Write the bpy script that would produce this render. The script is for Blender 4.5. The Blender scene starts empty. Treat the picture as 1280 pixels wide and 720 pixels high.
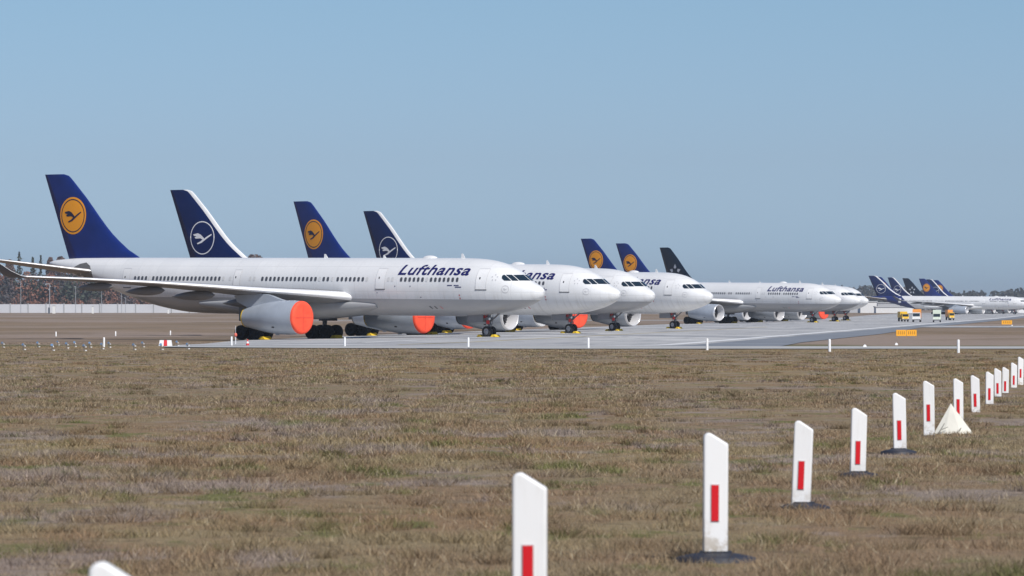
import bpy, bmesh, math, random
import numpy as np
from mathutils import Vector
PI = math.pi
random.seed(7)
rng = np.random.default_rng(11)
SC = bpy.context.scene
COL = SC.collection
F = 5800.0          # focal length in 1280-px units
HZ = 384.7          # horizon row
CZ = 2.86           # camera height above the runway crown

# ------------------------------------------------------------------ ground shape
def sstep(a, b, x):
    t = min(1.0, max(0.0, (x - a) / (b - a)))
    return t * t * (3 - 2 * t)
def crown_x(D):
    return -2.2 + 0.1325 * (D - 447)
def G(X, D):
    """ground height at a world point (X to the right, D away)"""
    a = 1.15 + 0.005 * min(D, 330)
    b = 2.86 + 0.014 * min(abs(X - crown_x(D)), 30) * (1 - sstep(1300, 1900, D))
    w = sstep(318, 400, D)
    return CZ - (a * (1 - w) + b * w)
def unproj(px, py, depth=None):
    """pixel of the photograph (1280 wide) -> point on the ground"""
    D = 300.0
    for _ in range(60):
        X = (px - 640) * D / F
        h = CZ - G(X, D)
        D = 0.5 * D + 0.5 * F * h / (py - HZ)
    return (px - 640) * D / F, D

# ------------------------------------------------------------------ materials
MATS = {}
def mat(name, rgb, rough=0.5, metal=0.0, spec=0.5, coat=0.0, var=0.0, vscale=1.0, bump=0.0):
    if name in MATS: return MATS[name]
    m = bpy.data.materials.new(name); m.use_nodes = True
    n = m.node_tree.nodes; l = m.node_tree.links
    b = n['Principled BSDF']
    b.inputs['Base Color'].default_value = (*rgb, 1)
    b.inputs['Roughness'].default_value = rough
    b.inputs['Metallic'].default_value = metal
    b.inputs['Specular IOR Level'].default_value = spec
    b.inputs['Coat Weight'].default_value = coat
    b.inputs['Coat Roughness'].default_value = 0.08
    if var > 0:
        tc = n.new('ShaderNodeTexCoord'); nz = n.new('ShaderNodeTexNoise')
        nz.inputs['Scale'].default_value = vscale; nz.inputs['Detail'].default_value = 5
        l.new(tc.outputs['Object'], nz.inputs['Vector'])
        mr = n.new('ShaderNodeMapRange'); mr.inputs[1].default_value = 0.3; mr.inputs[2].default_value = 0.7
        mr.inputs[3].default_value = 1 - var; mr.inputs[4].default_value = 1 + var
        l.new(nz.outputs['Fac'], mr.inputs[0])
        mx = n.new('ShaderNodeMix'); mx.data_type = 'RGBA'; mx.blend_type = 'MULTIPLY'
        mx.inputs[0].default_value = 1; mx.inputs[6].default_value = (*rgb, 1)
        cc = n.new('ShaderNodeCombineColor')
        for i in range(3): l.new(mr.outputs[0], cc.inputs[i])
        l.new(cc.outputs[0], mx.inputs[7]); l.new(mx.outputs[2], b.inputs['Base Color'])
        if bump > 0:
            bp = n.new('ShaderNodeBump'); bp.inputs['Strength'].default_value = bump
            l.new(nz.outputs['Fac'], bp.inputs['Height']); l.new(bp.outputs[0], b.inputs['Normal'])
    MATS[name] = m
    return m

def nd(nt, typ, **kw):
    x = nt.nodes.new(typ)
    for k, v in kw.items(): setattr(x, k, v)
    return x
def math_node(nt, op, a, b=None, c=None):
    x = nt.nodes.new('ShaderNodeMath'); x.operation = op
    for i, v in enumerate((a, b, c)):
        if v is None: continue
        if isinstance(v, (int, float)): x.inputs[i].default_value = v
        else: nt.links.new(v, x.inputs[i])
    return x.outputs[0]
def mixc(nt, fac, a, b):
    x = nt.nodes.new('ShaderNodeMix'); x.data_type = 'RGBA'
    for i, v in ((0, fac), (6, a), (7, b)):
        if isinstance(v, tuple): x.inputs[i].default_value = (*v, 1)
        elif isinstance(v, (int, float)): x.inputs[i].default_value = v
        else: nt.links.new(v, x.inputs[i])
    return x.outputs[2]
def noise(nt, vec, scale, detail=4, rough=0.55, sx=1, sy=1, sz=1, off=0):
    mp = nt.nodes.new('ShaderNodeMapping'); mp.inputs['Scale'].default_value = (sx, sy, sz)
    mp.inputs['Location'].default_value = (off, off * 1.7, 0)
    nt.links.new(vec, mp.inputs['Vector'])
    z = nt.nodes.new('ShaderNodeTexNoise'); z.inputs['Scale'].default_value = scale
    z.inputs['Detail'].default_value = detail; z.inputs['Roughness'].default_value = rough
    nt.links.new(mp.outputs[0], z.inputs['Vector'])
    return z.outputs['Fac']
def ramp(nt, fac, lo, hi, a=0.0, b=1.0):
    x = nt.nodes.new('ShaderNodeMapRange'); x.interpolation_type = 'SMOOTHSTEP'
    x.inputs[1].default_value = lo; x.inputs[2].default_value = hi
    x.inputs[3].default_value = a; x.inputs[4].default_value = b
    nt.links.new(fac, x.inputs[0]); return x.outputs[0]

def fuselage_material(kind):
    name = 'fuselage_' + kind
    if name in MATS: return MATS[name]
    m = bpy.data.materials.new(name); m.use_nodes = True
    nt = m.node_tree; b = nt.nodes['Principled BSDF']
    tc = nd(nt, 'ShaderNodeTexCoord'); sx = nd(nt, 'ShaderNodeSeparateXYZ')
    nt.links.new(tc.outputs['Object'], sx.inputs[0])
    L = math_node(nt, 'MULTIPLY', sx.outputs[0], -1.0)
    z = math_node(nt, 'SUBTRACT', sx.outputs[2], math_node(nt, 'MULTIPLY', math_node(nt, 'SUBTRACT', L, 9.0), 0.0075))
    n1 = noise(nt, tc.outputs['Object'], 0.5, 5, 0.6, 0.35, 1, 1.0)
    n2 = noise(nt, tc.outputs['Object'], 1.4, 4, 0.6, 2.2, 1, 0.25, 3)
    white = mixc(nt, ramp(nt, n1, 0.3, 0.75), (0.80, 0.80, 0.80), (0.74, 0.745, 0.75))
    white = mixc(nt, ramp(nt, n2, 0.5, 0.85, 0, 0.35), white, (0.6, 0.6, 0.6))
    # panel joints every few metres
    fr = math_node(nt, 'FRACT', math_node(nt, 'DIVIDE', L, 2.65))
    seam = math_node(nt, 'LESS_THAN', fr, 0.012)
    wh = nd(nt, 'ShaderNodeTexWhiteNoise'); wh.noise_dimensions = '1D'
    nt.links.new(math_node(nt, 'FLOOR', math_node(nt, 'DIVIDE', L, 2.65)), wh.inputs['W'])
    white = mixc(nt, math_node(nt, 'MULTIPLY', wh.outputs['Value'], .5), white, (0.70, 0.705, 0.715))
    hl = math_node(nt, 'LESS_THAN', math_node(nt, 'ABSOLUTE', math_node(nt, 'SUBTRACT', z, 4.35)), .018)
    h2 = math_node(nt, 'LESS_THAN', math_node(nt, 'ABSOLUTE', math_node(nt, 'SUBTRACT', z, 6.75)), .015)
    white = mixc(nt, math_node(nt, 'MULTIPLY', math_node(nt, 'MAXIMUM', seam, math_node(nt, 'MAXIMUM', hl, h2)), 0.40), white, (0.42, 0.42, 0.43))
    st = noise(nt, tc.outputs['Object'], 1.1, 5, .7, 3.0, .3, .12, 21)
    low = ramp(nt, z, 5.2, 3.4)
    white = mixc(nt, math_node(nt, 'MULTIPLY', low, ramp(nt, st, .48, .68, 0, .4)), white, (0.48, 0.46, 0.43))
    col = white
    if kind == 'old':
        g = math_node(nt, 'LESS_THAN', z, 3.62)
        grey = mixc(nt, ramp(nt, n1, 0.3, 0.75), (0.40, 0.40, 0.41), (0.33, 0.335, 0.35))
        col = mixc(nt, g, white, grey)
    if kind == 'new':
        g = math_node(nt, 'GREATER_THAN', L, math_node(nt, 'ADD', math_node(nt, 'MULTIPLY', z, 1.1), 43.5))
        col = mixc(nt, g, white, (0.006, 0.018, 0.13))
    nt.links.new(col, b.inputs['Base Color'])
    b.inputs['Roughness'].default_value = 0.38
    b.inputs['Coat Weight'].default_value = 0.25; b.inputs['Coat Roughness'].default_value = 0.12
    MATS[name] = m
    return m

WHITE = mat('white_paint', (0.8, 0.8, 0.8), 0.35, coat=0.2, var=0.04, vscale=0.8)
WINGGREY = mat('wing_grey_paint', (0.20, 0.20, 0.21), 0.4, var=0.07, vscale=0.9)
LEDGE = mat('polished_leading_edge', (0.82, 0.82, 0.83), 0.3, metal=0.15)
NACELLE = mat('nacelle_paint', (0.37, 0.41, 0.47), 0.36, coat=0.2, var=0.09, vscale=0.7)
NLIP = mat('nacelle_lip_metal', (0.78, 0.78, 0.8), 0.3, metal=0.5)
NINNER = mat('inlet_liner', (0.62, 0.62, 0.64), 0.5)
FAN = mat('fan_blades', (0.07, 0.07, 0.08), 0.4, metal=0.5)
COVER = mat('orange_red_cover_cloth', (0.90, 0.085, 0.035), 0.75, var=0.13, vscale=1.6, bump=.5)
YELLOW = mat('yellow_paint', (0.78, 0.52, 0.03), 0.55)
TYRE = mat('tyre_rubber', (0.012, 0.013, 0.016), 0.8)
HUB = mat('wheel_hub', (0.30, 0.31, 0.33), 0.45, metal=0.4)
GEARM = mat('gear_metal', (0.16, 0.16, 0.17), 0.5, metal=0.3, var=0.2, vscale=4)
REDP = mat('red_paint', (0.6, 0.03, 0.03), 0.5)
GLASS = mat('cockpit_glass', (0.012, 0.025, 0.04), 0.12, spec=0.7)
CABIN = mat('cabin_window_glass', (0.08, 0.085, 0.10), 0.3)
SHADE = mat('window_blind', (0.62, 0.62, 0.62), 0.5)
OUTLINE = mat('door_outline', (0.52, 0.52, 0.54), 0.5)
DARKM = mat('dark_marking', (0.05, 0.05, 0.06), 0.5)
NAVYTXT = mat('navy_lettering', (0.010, 0.010, 0.11), 0.4)
BLUEFIN = mat('royal_blue_paint', (0.009, 0.026, 0.165), 0.30, spec=.3, var=0.14, vscale=0.5)
NAVYFIN = mat('navy_paint', (0.004, 0.016, 0.095), 0.30, spec=.25, var=0.14, vscale=0.5)
STARFIN = mat('black_blue_paint', (0.005, 0.013, 0.03), 0.3, spec=.3)
ORANGE = mat('orange_yellow_paint', (0.95, 0.37, 0.012), 0.4)
PALE = mat('pale_grey_emblem', (0.86, 0.86, 0.88), 0.4)
APU = mat('bare_metal_plate', (0.20, 0.19, 0.18), 0.45, metal=0.3, var=0.15, vscale=2)
STARGREY = mat('star_grey', (0.50, 0.53, 0.58), 0.4)

# ------------------------------------------------------------------ mesh helper
class MB:
    def __init__(s): s.v = []; s.f = []; s.m = []; s.sm = []
    def add(s, vs, fs, mi=0, smooth=False):
        o = len(s.v); s.v += [tuple(p) for p in vs]
        for f in fs:
            s.f.append(tuple(i + o for i in f)); s.m.append(mi); s.sm.append(smooth)
    def loft(s, rings, mi=0, cap0=True, cap1=True, smooth=True, closed=True):
        n = len(rings[0]); vs = [p for r in rings for p in r]; fs = []
        for i in range(len(rings) - 1):
            for j in range(n if closed else n - 1):
                k = (j + 1) % n
                fs.append((i * n + j, i * n + k, (i + 1) * n + k, (i + 1) * n + j))
        s.add(vs, fs, mi, smooth)
        if cap0: s.add(rings[0], [tuple(range(n))[::-1]], mi)
        if cap1: s.add(rings[-1], [tuple(range(n))], mi)
    def box(s, c, d, mi=0, rz=0.0, taper=1.0):
        cx, cy, cz = c; dx, dy, dz = (q / 2 for q in d); vs = []
        for z, t in ((-dz, 1.0), (dz, taper)):
            for x, y in ((-dx, -dy), (dx, -dy), (dx, dy), (-dx, dy)):
                x *= t; y *= t
                vs.append((cx + x * math.cos(rz) - y * math.sin(rz), cy + x * math.sin(rz) + y * math.cos(rz), cz + z))
        s.add(vs, [(0, 3, 2, 1), (4, 5, 6, 7), (0, 1, 5, 4), (1, 2, 6, 5), (2, 3, 7, 6), (3, 0, 4, 7)], mi)
    def tube(s, p0, p1, r0, r1=None, n=10, mi=0, smooth=True):
        r1 = r0 if r1 is None else r1
        p0 = Vector(p0); p1 = Vector(p1); d = (p1 - p0).normalized()
        a = d.orthogonal().normalized(); b = d.cross(a)
        rings = [[p + a * (r * math.cos(t)) + b * (r * math.sin(t)) for t in [2 * PI * i / n for i in range(n)]] for p, r in ((p0, r0), (p1, r1))]
        s.loft(rings, mi, smooth=smooth)
    def lathe(s, prof, axis='x', c=(0, 0, 0), n=32, mi=0, cap=False, smooth=True):
        """prof: (a, r) along the axis"""
        rings = []
        for a, r in prof:
            ring = []
            for i in range(n):
                t = 2 * PI * i / n; u, w = r * math.cos(t), r * math.sin(t)
                p = {'x': (a, u, w), 'y': (u, a, w), 'z': (u, w, a)}[axis]
                ring.append((p[0] + c[0], p[1] + c[1], p[2] + c[2]))
            rings.append(ring)
        s.loft(rings, mi, cap, cap, smooth)
    def mesh(s, name, mats):
        me = bpy.data.meshes.new(name)
        me.from_pydata(s.v, [], s.f)
        for m in mats: me.materials.append(m)
        me.polygons.foreach_set('material_index', s.m)
        me.polygons.foreach_set('use_smooth', s.sm)
        bm = bmesh.new(); bm.from_mesh(me)
        bmesh.ops.recalc_face_normals(bm, faces=bm.faces)
        bm.to_mesh(me); bm.free(); me.update()
        return me

def link(name, data, parent=None, loc=None, rz=0.0):
    o = bpy.data.objects.new(name, data); COL.objects.link(o)
    if parent is not None: o.parent = parent
    if loc is not None: o.location = loc
    if rz: o.rotation_euler = (0, 0, rz)
    return o
def tag(o, label, cat, group=None):
    o['label'] = label; o['category'] = cat
    if group: o['group'] = group
    return o
def thing(name, label, cat, loc, rz=0.0, group=None):
    o = link(name, None, None, loc, rz); o.empty_display_size = 0.5
    return tag(o, label, cat, group)
def structure(name, data, label=None):
    o = link(name, data); o['kind'] = 'structure'
    if label: o['label'] = label
    return o

# ------------------------------------------------------------------ 2-D outline -> wrapped patch
def shape2d(loops, cuts_u=(), cuts_v=()):
    """loops: list of closed outlines [(u,v)...]; returns verts2d, faces after slicing"""
    bm = bmesh.new()
    for lp in loops:
        vs = [bm.verts.new((u, v, 0)) for u, v in lp]
        bm.faces.new(vs)
    bmesh.ops.triangulate(bm, faces=bm.faces)
    return slice2d(bm, cuts_u, cuts_v)
def slice2d(bm, cuts_u, cuts_v):
    for c in cuts_u:
        bmesh.ops.bisect_plane(bm, geom=bm.verts[:] + bm.edges[:] + bm.faces[:], plane_co=(c, 0, 0), plane_no=(1, 0, 0))
    for c in cuts_v:
        bmesh.ops.bisect_plane(bm, geom=bm.verts[:] + bm.edges[:] + bm.faces[:], plane_co=(0, c, 0), plane_no=(0, 1, 0))
    bm.verts.index_update()
    V = [(v.co.x, v.co.y) for v in bm.verts]; Fc = [tuple(v.index for v in f.verts) for f in bm.faces]
    bm.free(); return V, Fc
def frange(a, b, st):
    n = max(1, int(round((b - a) / st))); return [a + (b - a) * i / n for i in range(1, n)]
def text2d(body, bold=0.02, shear=0.28):
    cu = bpy.data.curves.new('t', 'FONT'); cu.body = body; cu.shear = shear; cu.offset = bold; cu.size = 1; cu.space_character = 1.05; cu.resolution_u = 3
    ob = bpy.data.objects.new('t', cu); COL.objects.link(ob)
    me = bpy.data.meshes.new_from_object(ob)
    bpy.data.objects.remove(ob); bpy.data.curves.remove(cu)
    bm = bmesh.new(); bm.from_mesh(me); bpy.data.meshes.remove(me)
    return bm

# ------------------------------------------------------------------ airliner geometry
TAB = np.array([  # L, top, bottom, half width, height of widest line (about the axis)
 (0.00, -.42, -.44, .01, -.43), (.06, -.25, -.68, .22, -.44), (.25, -.02, -.95, .48, -.46), (.6, .20, -1.22, .80, -.46), (1.1, .42, -1.47, 1.12, -.45),
 (1.6, .66, -1.68, 1.38, -.42), (2.4, 1.20, -1.95, 1.72, -.33), (3.2, 1.68, -2.15, 2.0, -.22), (4.0, 2.05, -2.32, 2.23, -.13),
 (5.0, 2.38, -2.48, 2.44, -.06), (6.5, 2.66, -2.65, 2.65, -.01), (8.0, 2.78, -2.77, 2.77, 0), (10, 2.82, -2.82, 2.82, 0),
 (15, 2.82, -2.82, 2.82, 0), (25, 2.82, -2.82, 2.82, 0), (35, 2.82, -2.82, 2.82, 0), (41, 2.82, -2.82, 2.82, 0), (44.5, 2.82, -2.74, 2.8, .02), (48, 2.82, -2.35, 2.66, .12), (52, 2.82, -1.5, 2.32, .42),
 (56, 2.82, -.4, 1.82, .95), (60, 2.78, .72, 1.18, 1.6), (62.5, 2.66, 1.4, .76, 1.95), (64.3, 2.5, 1.88, .40, 2.17), (64.8, 2.35, 2.02, .16, 2.2)])
def hermite(tab, x):
    X = tab[:, 0]; i = int(np.clip(np.searchsorted(X, x) - 1, 0, len(X) - 2))
    h = X[i + 1] - X[i]; t = min(1, max(0, (x - X[i]) / h)); out = []
    for c in range(1, tab.shape[1]):
        Y = tab[:, c]; d = np.diff(Y) / np.diff(X)
        def sl(k):
            if k <= 0: return d[0]
            if k >= len(X) - 1: return d[-1]
            if d[k - 1] * d[k] <= 0: return 0.0
            return 2 * d[k - 1] * d[k] / (d[k - 1] + d[k])
        m0, m1 = sl(i) * h, sl(i + 1) * h
        out.append((2*t**3-3*t*t+1)*Y[i] + (t**3-2*t*t+t)*m0 + (-2*t**3+3*t*t)*Y[i+1] + (t**3-t*t)*m1)
    return out
def axis_z(L): return 4.80 + 0.0075 * (L - 9)
def surf(L, phi, off=0.0):
    """phi: angle up from the starboard side"""
    top, bot, hw, zc = hermite(TAB, L)
    c, s_ = math.cos(phi), math.sin(phi)
    h = (top - zc) if s_ >= 0 else (zc - bot)
    return (-L, -(hw + off) * c, axis_z(L) + zc + (h + off) * s_)
def phi_at(L, dz):
    top, bot, hw, zc = hermite(TAB, L)
    h = (top - zc) if dz > zc else (zc - bot)
    return math.asin(max(-1, min(1, (dz - zc) / h)))
def nose_pt(y, dz, off=0.02):
    lo, hi = 0.05, 9.0
    for _ in range(34):
        L = (lo + hi) / 2
        top, bot, hw, zc = hermite(TAB, L); h = (top - zc) if dz > zc else (zc - bot)
        q = (y / hw) ** 2 + ((dz - zc) / h) ** 2 if h > 0 else 9
        if q > 1: lo = L
        else: hi = L
    return (-(L - off), y * (1 + off / 2), axis_z(L) + dz + off * .5)

def wrap_side(V, off):
    return [surf(-u, v, off) for u, v in V]          # u = -L, v = phi

def side_patch(L0, L1, z0, z1, off, r=0.0, n=4):
    """rounded rectangle on the starboard side -> outline in (-L, phi)"""
    pts = []
    if r <= 0: base = [(L1, z0), (L0, z0), (L0, z1), (L1, z1)]
    else:
        base = []
        for cx, cz, a0 in ((L0 + r, z0 + r, PI), (L1 - r, z0 + r, 1.5 * PI), (L1 - r, z1 - r, 0), (L0 + r, z1 - r, .5 * PI)):
            for k in range(n + 1):
                a = a0 + k * .5 * PI / n
                base.append((cx + r * math.cos(a), cz + r * math.sin(a)))
    return base

CACHE = {}
def cached(key, fn):
    if key not in CACHE: CACHE[key] = fn()
    return CACHE[key]

def fuselage_mesh(kind):
    b = MB(); Ls = sorted(set([0, .02, .06, .12, .2, .3, .45, .6, .85, 1.1, 1.4, 1.7, 2.0, 2.3, 2.6, 3, 3.4, 3.8, 4.3, 5, 5.8, 6.5, 7.2, 8, 9, 10] +
              [10 + i * 2 for i in range(1, 16)] + [40 + i for i in range(1, 25)] + [64.3, 64.6, 64.8]))
    rings = [[surf(L, 2 * PI * j / 56) for j in range(56)] for L in Ls]
    b.loft(rings)
    return b.mesh('fuselage', [fuselage_material(kind)])
def fairing_mesh(kind):
    b = MB(); rings = []
    for i in range(27):
        t = i / 26; L = 19.0 + 23.0 * t
        e = math.sin(PI * min(1, max(0.0, t))) ** 0.8 if 0 < t < 1 else 0.0
        hw = 2.35 + 0.72 * e; zb = -2.2 - 1.1 * e; ring = []
        for j in range(40):
            a = 2 * PI * j / 40; c, s_ = math.cos(a), math.sin(a)
            c = math.copysign(abs(c) ** .72, c); s_ = math.copysign(abs(s_) ** .72, s_)
            ring.append((-L, hw * c, axis_z(L) - 1.75 + (0.45 * e + .2 if s_ > 0 else -1.75 - zb) * s_))
        rings.append(ring)
    b.loft(rings)
    return b.mesh('belly_fairing', [mat('belly_grey', (0.36, 0.365, 0.375), .45, var=.08, vscale=.6) if kind == 'old' else WHITE])

def naca(c, t):
    c = min(1, max(0, c))
    return 5 * t * (.2969 * math.sqrt(c) - .126 * c - .3516 * c * c + .2843 * c ** 3 - .1036 * c ** 4)
AF = [0, .004, .015, .035, .07, .12, .2, .3, .42, .56, .7, .85, 1.0]
WST = [(1.5, 20.9, 11.8, 3.72, .135), (2.8, 21.9, 11.0, 3.88, .132), (5.2, 23.6, 9.6, 4.12, .128), (9.4, 26.5, 7.4, 4.46, .118), (14, 29.7, 6.0, 4.86, .110),
       (19, 33.2, 4.9, 5.26, .105), (24, 36.7, 3.8, 5.56, .1), (29, 40.3, 2.6, 5.80, .1)]   # y, L of leading edge, chord, z, thickness
def lerp_w(y):
    for a, b in zip(WST, WST[1:]):
        if y <= b[0]:
            t = (y - a[0]) / (b[0] - a[0]); return [p + (q - p) * t for p, q in zip(a, b)]
    return list(WST[-1])
def af_ring(LE, chord, z, th, y, inc=0.02):
    up = [(c, naca(c, th) * 1.05) for c in AF]; dn = [(c, -naca(c, th) * .8) for c in AF[1:-1]][::-1]
    return [(-(LE + c * chord), y, z + k * chord - c * chord * inc) for c, k in up + dn]
def wing_mesh(side):
    b = MB()
    ys = [1.5, 2.8, 4, 5.2, 7.2, 9.4, 11.7, 14, 16.5, 19, 21.5, 24, 26.5, 29]
    rings = [af_ring(*[lerp_w(y)[i] for i in (1, 2, 3, 4)], side * y) for y in ys]
    n = len(rings[0]); nAF = len(AF)
    b.loft(rings, 0)
    # the first chordwise strips carry the bare leading edge
    for k, f in enumerate(b.f):
        js = [i % n for i in f]
        if len(f) == 4 and (max(js) <= 4 or (min(js) == 0 and max(js) >= n - 3) or min(js) >= n - 3): b.m[k] = 1
    return b.mesh('wing', [WINGGREY, LEDGE])
def winglet_mesh(side):
    b = MB(); rings = []
    for y, LE, ch, z in ((29.0, 40.3, 2.6, 5.80), (29.25, 40.75, 2.3, 5.90), (29.75, 41.6, 1.8, 6.35), (30.35, 42.7, 1.3, 7.15), (30.8, 43.6, .8, 7.85)):
        dn = [(c, naca(c, .07)) for c in AF] + [(c, -naca(c, .07)) for c in AF[1:-1]][::-1]
        q = 1 if z < 5.85 else .6
        rings.append([(-(LE + c * ch), side * (y - (0 if z < 5.85 else k * ch * .8)), z + k * ch * q) for c, k in dn])
    b.loft(rings); n = len(rings[0])
    for k, f in enumerate(b.f):
        js = [i % n for i in f]
        if len(f) == 4 and (max(js) <= 3 or min(js) >= n - 2 or (min(js) == 0 and max(js) >= n - 2)): b.m[k] = 1
    return b.mesh('winglet', [mat('winglet_grey', (.10, .105, .125), .4), LEDGE])
def canoe_mesh(side, y):
    b = MB(); w = lerp_w(y); TE = w[1] + w[2]; ln = 3.4 + w[2] * .35; r = .30 + w[2] * .028
    rings = []
    for i in range(13):
        t = i / 12; rr = max(.02, r * math.sin(PI * t ** .75) ** .7 if 0 < t < 1 else .02)
        L = TE - ln * .78 + ln * t
        rings.append([(-L, side * y + rr * .62 * math.cos(a), w[3] - .30 - .06 * w[2] - .08 * t * ln * .3 + rr * math.sin(a)) for a in [2 * PI * j / 14 for j in range(14)]])
    b.loft(rings); return b.mesh('flap_fairing', [WINGGREY])

ENG_L, ENG_Y, ENG_Z = 22.3, 9.37, 1.86
def nacelle_mesh(side, open_):
    b = MB(); c = (-ENG_L, side * ENG_Y, ENG_Z)
    out = [(-.06, 1.46), (0.02, 1.52), (-.25, 1.60), (-.9, 1.655), (-1.8, 1.67), (-2.8, 1.645), (-3.7, 1.56), (-4.6, 1.42), (-5.6, 1.24), (-6.4, 1.08), (-7.1, .95)]
    b.lathe([(0.0, 1.46), (0.05, 1.49), (0.045, 1.535), (-.05, 1.575), (-.25, 1.605)], 'x', c, 40, 1)
    b.lathe([(-.25, 1.605)] + out[3:], 'x', c, 40, 0)
    b.lathe([(-7.1, .95), (-7.1, .80), (-6.2, .86)], 'x', c, 40, 3)
    b.lathe([(-6.2, .86), (-6.2, .4), (-7.0, .30), (-7.7, .04)], 'x', c, 40, 3)
    b.lathe([(-7.02, .985), (-7.16, .965)], 'x', c, 40, 2)
    if open_:
        b.lathe([(0.0, 1.46), (-.3, 1.40), (-1.0, 1.36), (-1.7, 1.36)], 'x', c, 40, 4)
    # drain mast and blade strake
    b.box((c[0] - 3.2, c[1] - side * 0.0, c[2] - 1.66), (.5, .06, .12), 0)
    b.box((c[0] - 2.2, c[1] - side * 1.25, c[2] + 1.2), (1.1, .05, .35), 0)
    b.box((c[0] - 2.6, c[1] - 1.35, c[2] - .93), (.28, .1, .16), 5, .0)
    return b.mesh('nacelle', [NACELLE, NLIP, YELLOW if not open_ else APU, APU, NINNER, DARKM])
def cover_mesh(side):
    b = MB(); c = (-ENG_L, side * ENG_Y, ENG_Z)
    b.lathe([(-.22, 1.612), (-.02, 1.60), (.09, 1.53), (.14, 1.3), (.10, .9), (.13, .4), (.12, .01)], 'x', c, 40)
    for a_ in (0, PI / 2):
        p = [(-r_ * math.cos(a_), r_ * math.sin(a_)) for r_ in (-1.5, -1.2, -.6, 0, .6, 1.2, 1.5)]
        xs_ = (.095, .135, .13, .15, .13, .135, .095); V = []
        for (yy, zz), xx in zip(p, xs_):
            for q_ in (-.035, .035): V.append((c[0] + xx + .012, c[1] + yy + q_ * math.sin(a_), c[2] + zz + q_ * math.cos(a_)))
        b.add(V, [(2 * k, 2 * k + 1, 2 * k + 3, 2 * k + 2) for k in range(6)], 1)
    return b.mesh('engine_cover', [COVER, mat('cover_seam', (.70, .07, .04), .8)])
def fan_mesh(side):
    b = MB(); c = Vector((-ENG_L - 1.45, side * ENG_Y, ENG_Z))
    for i in range(26):
        a = 2 * PI * i / 26
        def p(r, da, dx): return (c.x + dx, c.y + r * math.cos(a + da), c.z + r * math.sin(a + da))
        b.add([p(.3, -.06, .08), p(1.34, -.10, .05), p(1.34, .13, -.12), p(.3, .2, -.12)], [(0, 1, 2, 3)])
    b.lathe([(.55, .02), (.35, .17), (.05, .32), (-.1, .36)], 'x', tuple(c), 20, 1)
    b.lathe([(-.2, 1.36), (-.22, .02)], 'x', tuple(c), 30, 2)
    return b.mesh('fan', [FAN, GEARM, TYRE])
def pylon_mesh(side):
    b = MB(); y = side * ENG_Y; w = .26; x = -ENG_L
    prof = [(-2.0, ENG_Z + 1.60), (-2.9, ENG_Z + 1.82), (-3.8, ENG_Z + 2.1), (-4.6, 4.15), (-5.4, 4.2), (-8.6, 4.0), (-8.2, 3.4), (-6.6, 2.72), (-4, 2.9)]
    vs = [(x + a, y - w, z) for a, z in prof] + [(x + a, y + w, z) for a, z in prof]; n = len(prof)
    b.add(vs, [tuple(range(n)), tuple(range(n, 2 * n))[::-1]] + [(i, (i + 1) % n, n + (i + 1) % n, n + i) for i in range(n)])
    return b.mesh('pylon', [NACELLE])

# fin
FLE = np.array([(7.75, 51.9), (8.1, 52.5), (8.75, 53.8), (10.1, 55.7), (11.5, 57.2), (14.0, 59.5), (16.2, 61.8), (16.5, 62.2), (16.68, 62.9)])
def fin_le(z): return float(np.interp(z, FLE[:, 0], FLE[:, 1]))
def fin_te(z): return 62.2 + (z - 8.0) * (65.6 - 62.2) / 8.68
def fin_half(L, z):
    a, t = fin_le(z), fin_te(z); ch = max(.1, t - a)
    thick = .085 + .0 * z
    base = max(1e-4, (L - a) / ch)
    e = naca(base, thick) * ch
    if z < 10.5: e = min(e, .32 + .02 * (z - 8))
    return max(e, .012)
def fin_mesh(kind):
    b = MB(); zs = [7.6, 8.0, 8.4, 8.75, 9.2, 9.7, 10.4, 11.2, 12.2, 13.2, 14.2, 15.2, 16.0, 16.3, 16.5, 16.68]; rings = []
    cs = [0, .01, .03, .06, .1, .16, .24, .34, .46, .6, .75, .9, 1]
    for z in zs:
        a, t = fin_le(z), fin_te(z); r = []
        ab = [0, .02, .07, .18, .36, .60, .75]; cs = [q / (t - a) for q in ab]; c0 = cs[-1]
        cs += [c0 + (1 - c0) * q for q in (.1, .22, .36, .52, .68, .84, 1)]
        for c in cs: L = a + c * (t - a); r.append((-L, -fin_half(L, z), z))
        for c in cs[::-1]: L = a + c * (t - a); r.append((-L, fin_half(L, z), z))
        rings.append(r)
    b.loft(rings)
    if kind == 'new':
        n = len(rings[0]); NB = len(b.f)
        for k in range(NB):
            f = b.f[k]
            if len(f) != 4: continue
            pts = [b.v[i] for i in f]
            L = sum(-p[0] for p in pts) / 4; z = sum(p[2] for p in pts) / 4
            js = [i % n for i in f]
            if max(js) <= 5 or min(js) >= n - 6 or (min(js) == 0 and max(js) == n - 1): b.m[k] = 1
    m = {'old': BLUEFIN, 'new': NAVYFIN, 'star': STARFIN}[kind]
    return b.mesh('fin', [m, WHITE])
def fin_patch(loops, cu, cv, off, b, mi, side=-1):
    V, Fc = shape2d(loops, frange(-66, -50, .35) if cu else (), frange(9, 16.5, .5) if cv else ())
    b.add([(u, side * (fin_half(-u, v) + off), v) for u, v in V], Fc, mi, True)
def circ(cx, cz, r, n=48, rx=1.0): return [(cx + rx * r * math.cos(2 * PI * i / n), cz + r * math.sin(2 * PI * i / n)) for i in range(n)]
def ring_loops(cx, cz, r0, r1, n=48):
    o, i_ = circ(cx, cz, r1, n), circ(cx, cz, r0, n)
    return [[o[k], o[(k + 1) % n], i_[(k + 1) % n], i_[k]] for k in range(n)]
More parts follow.
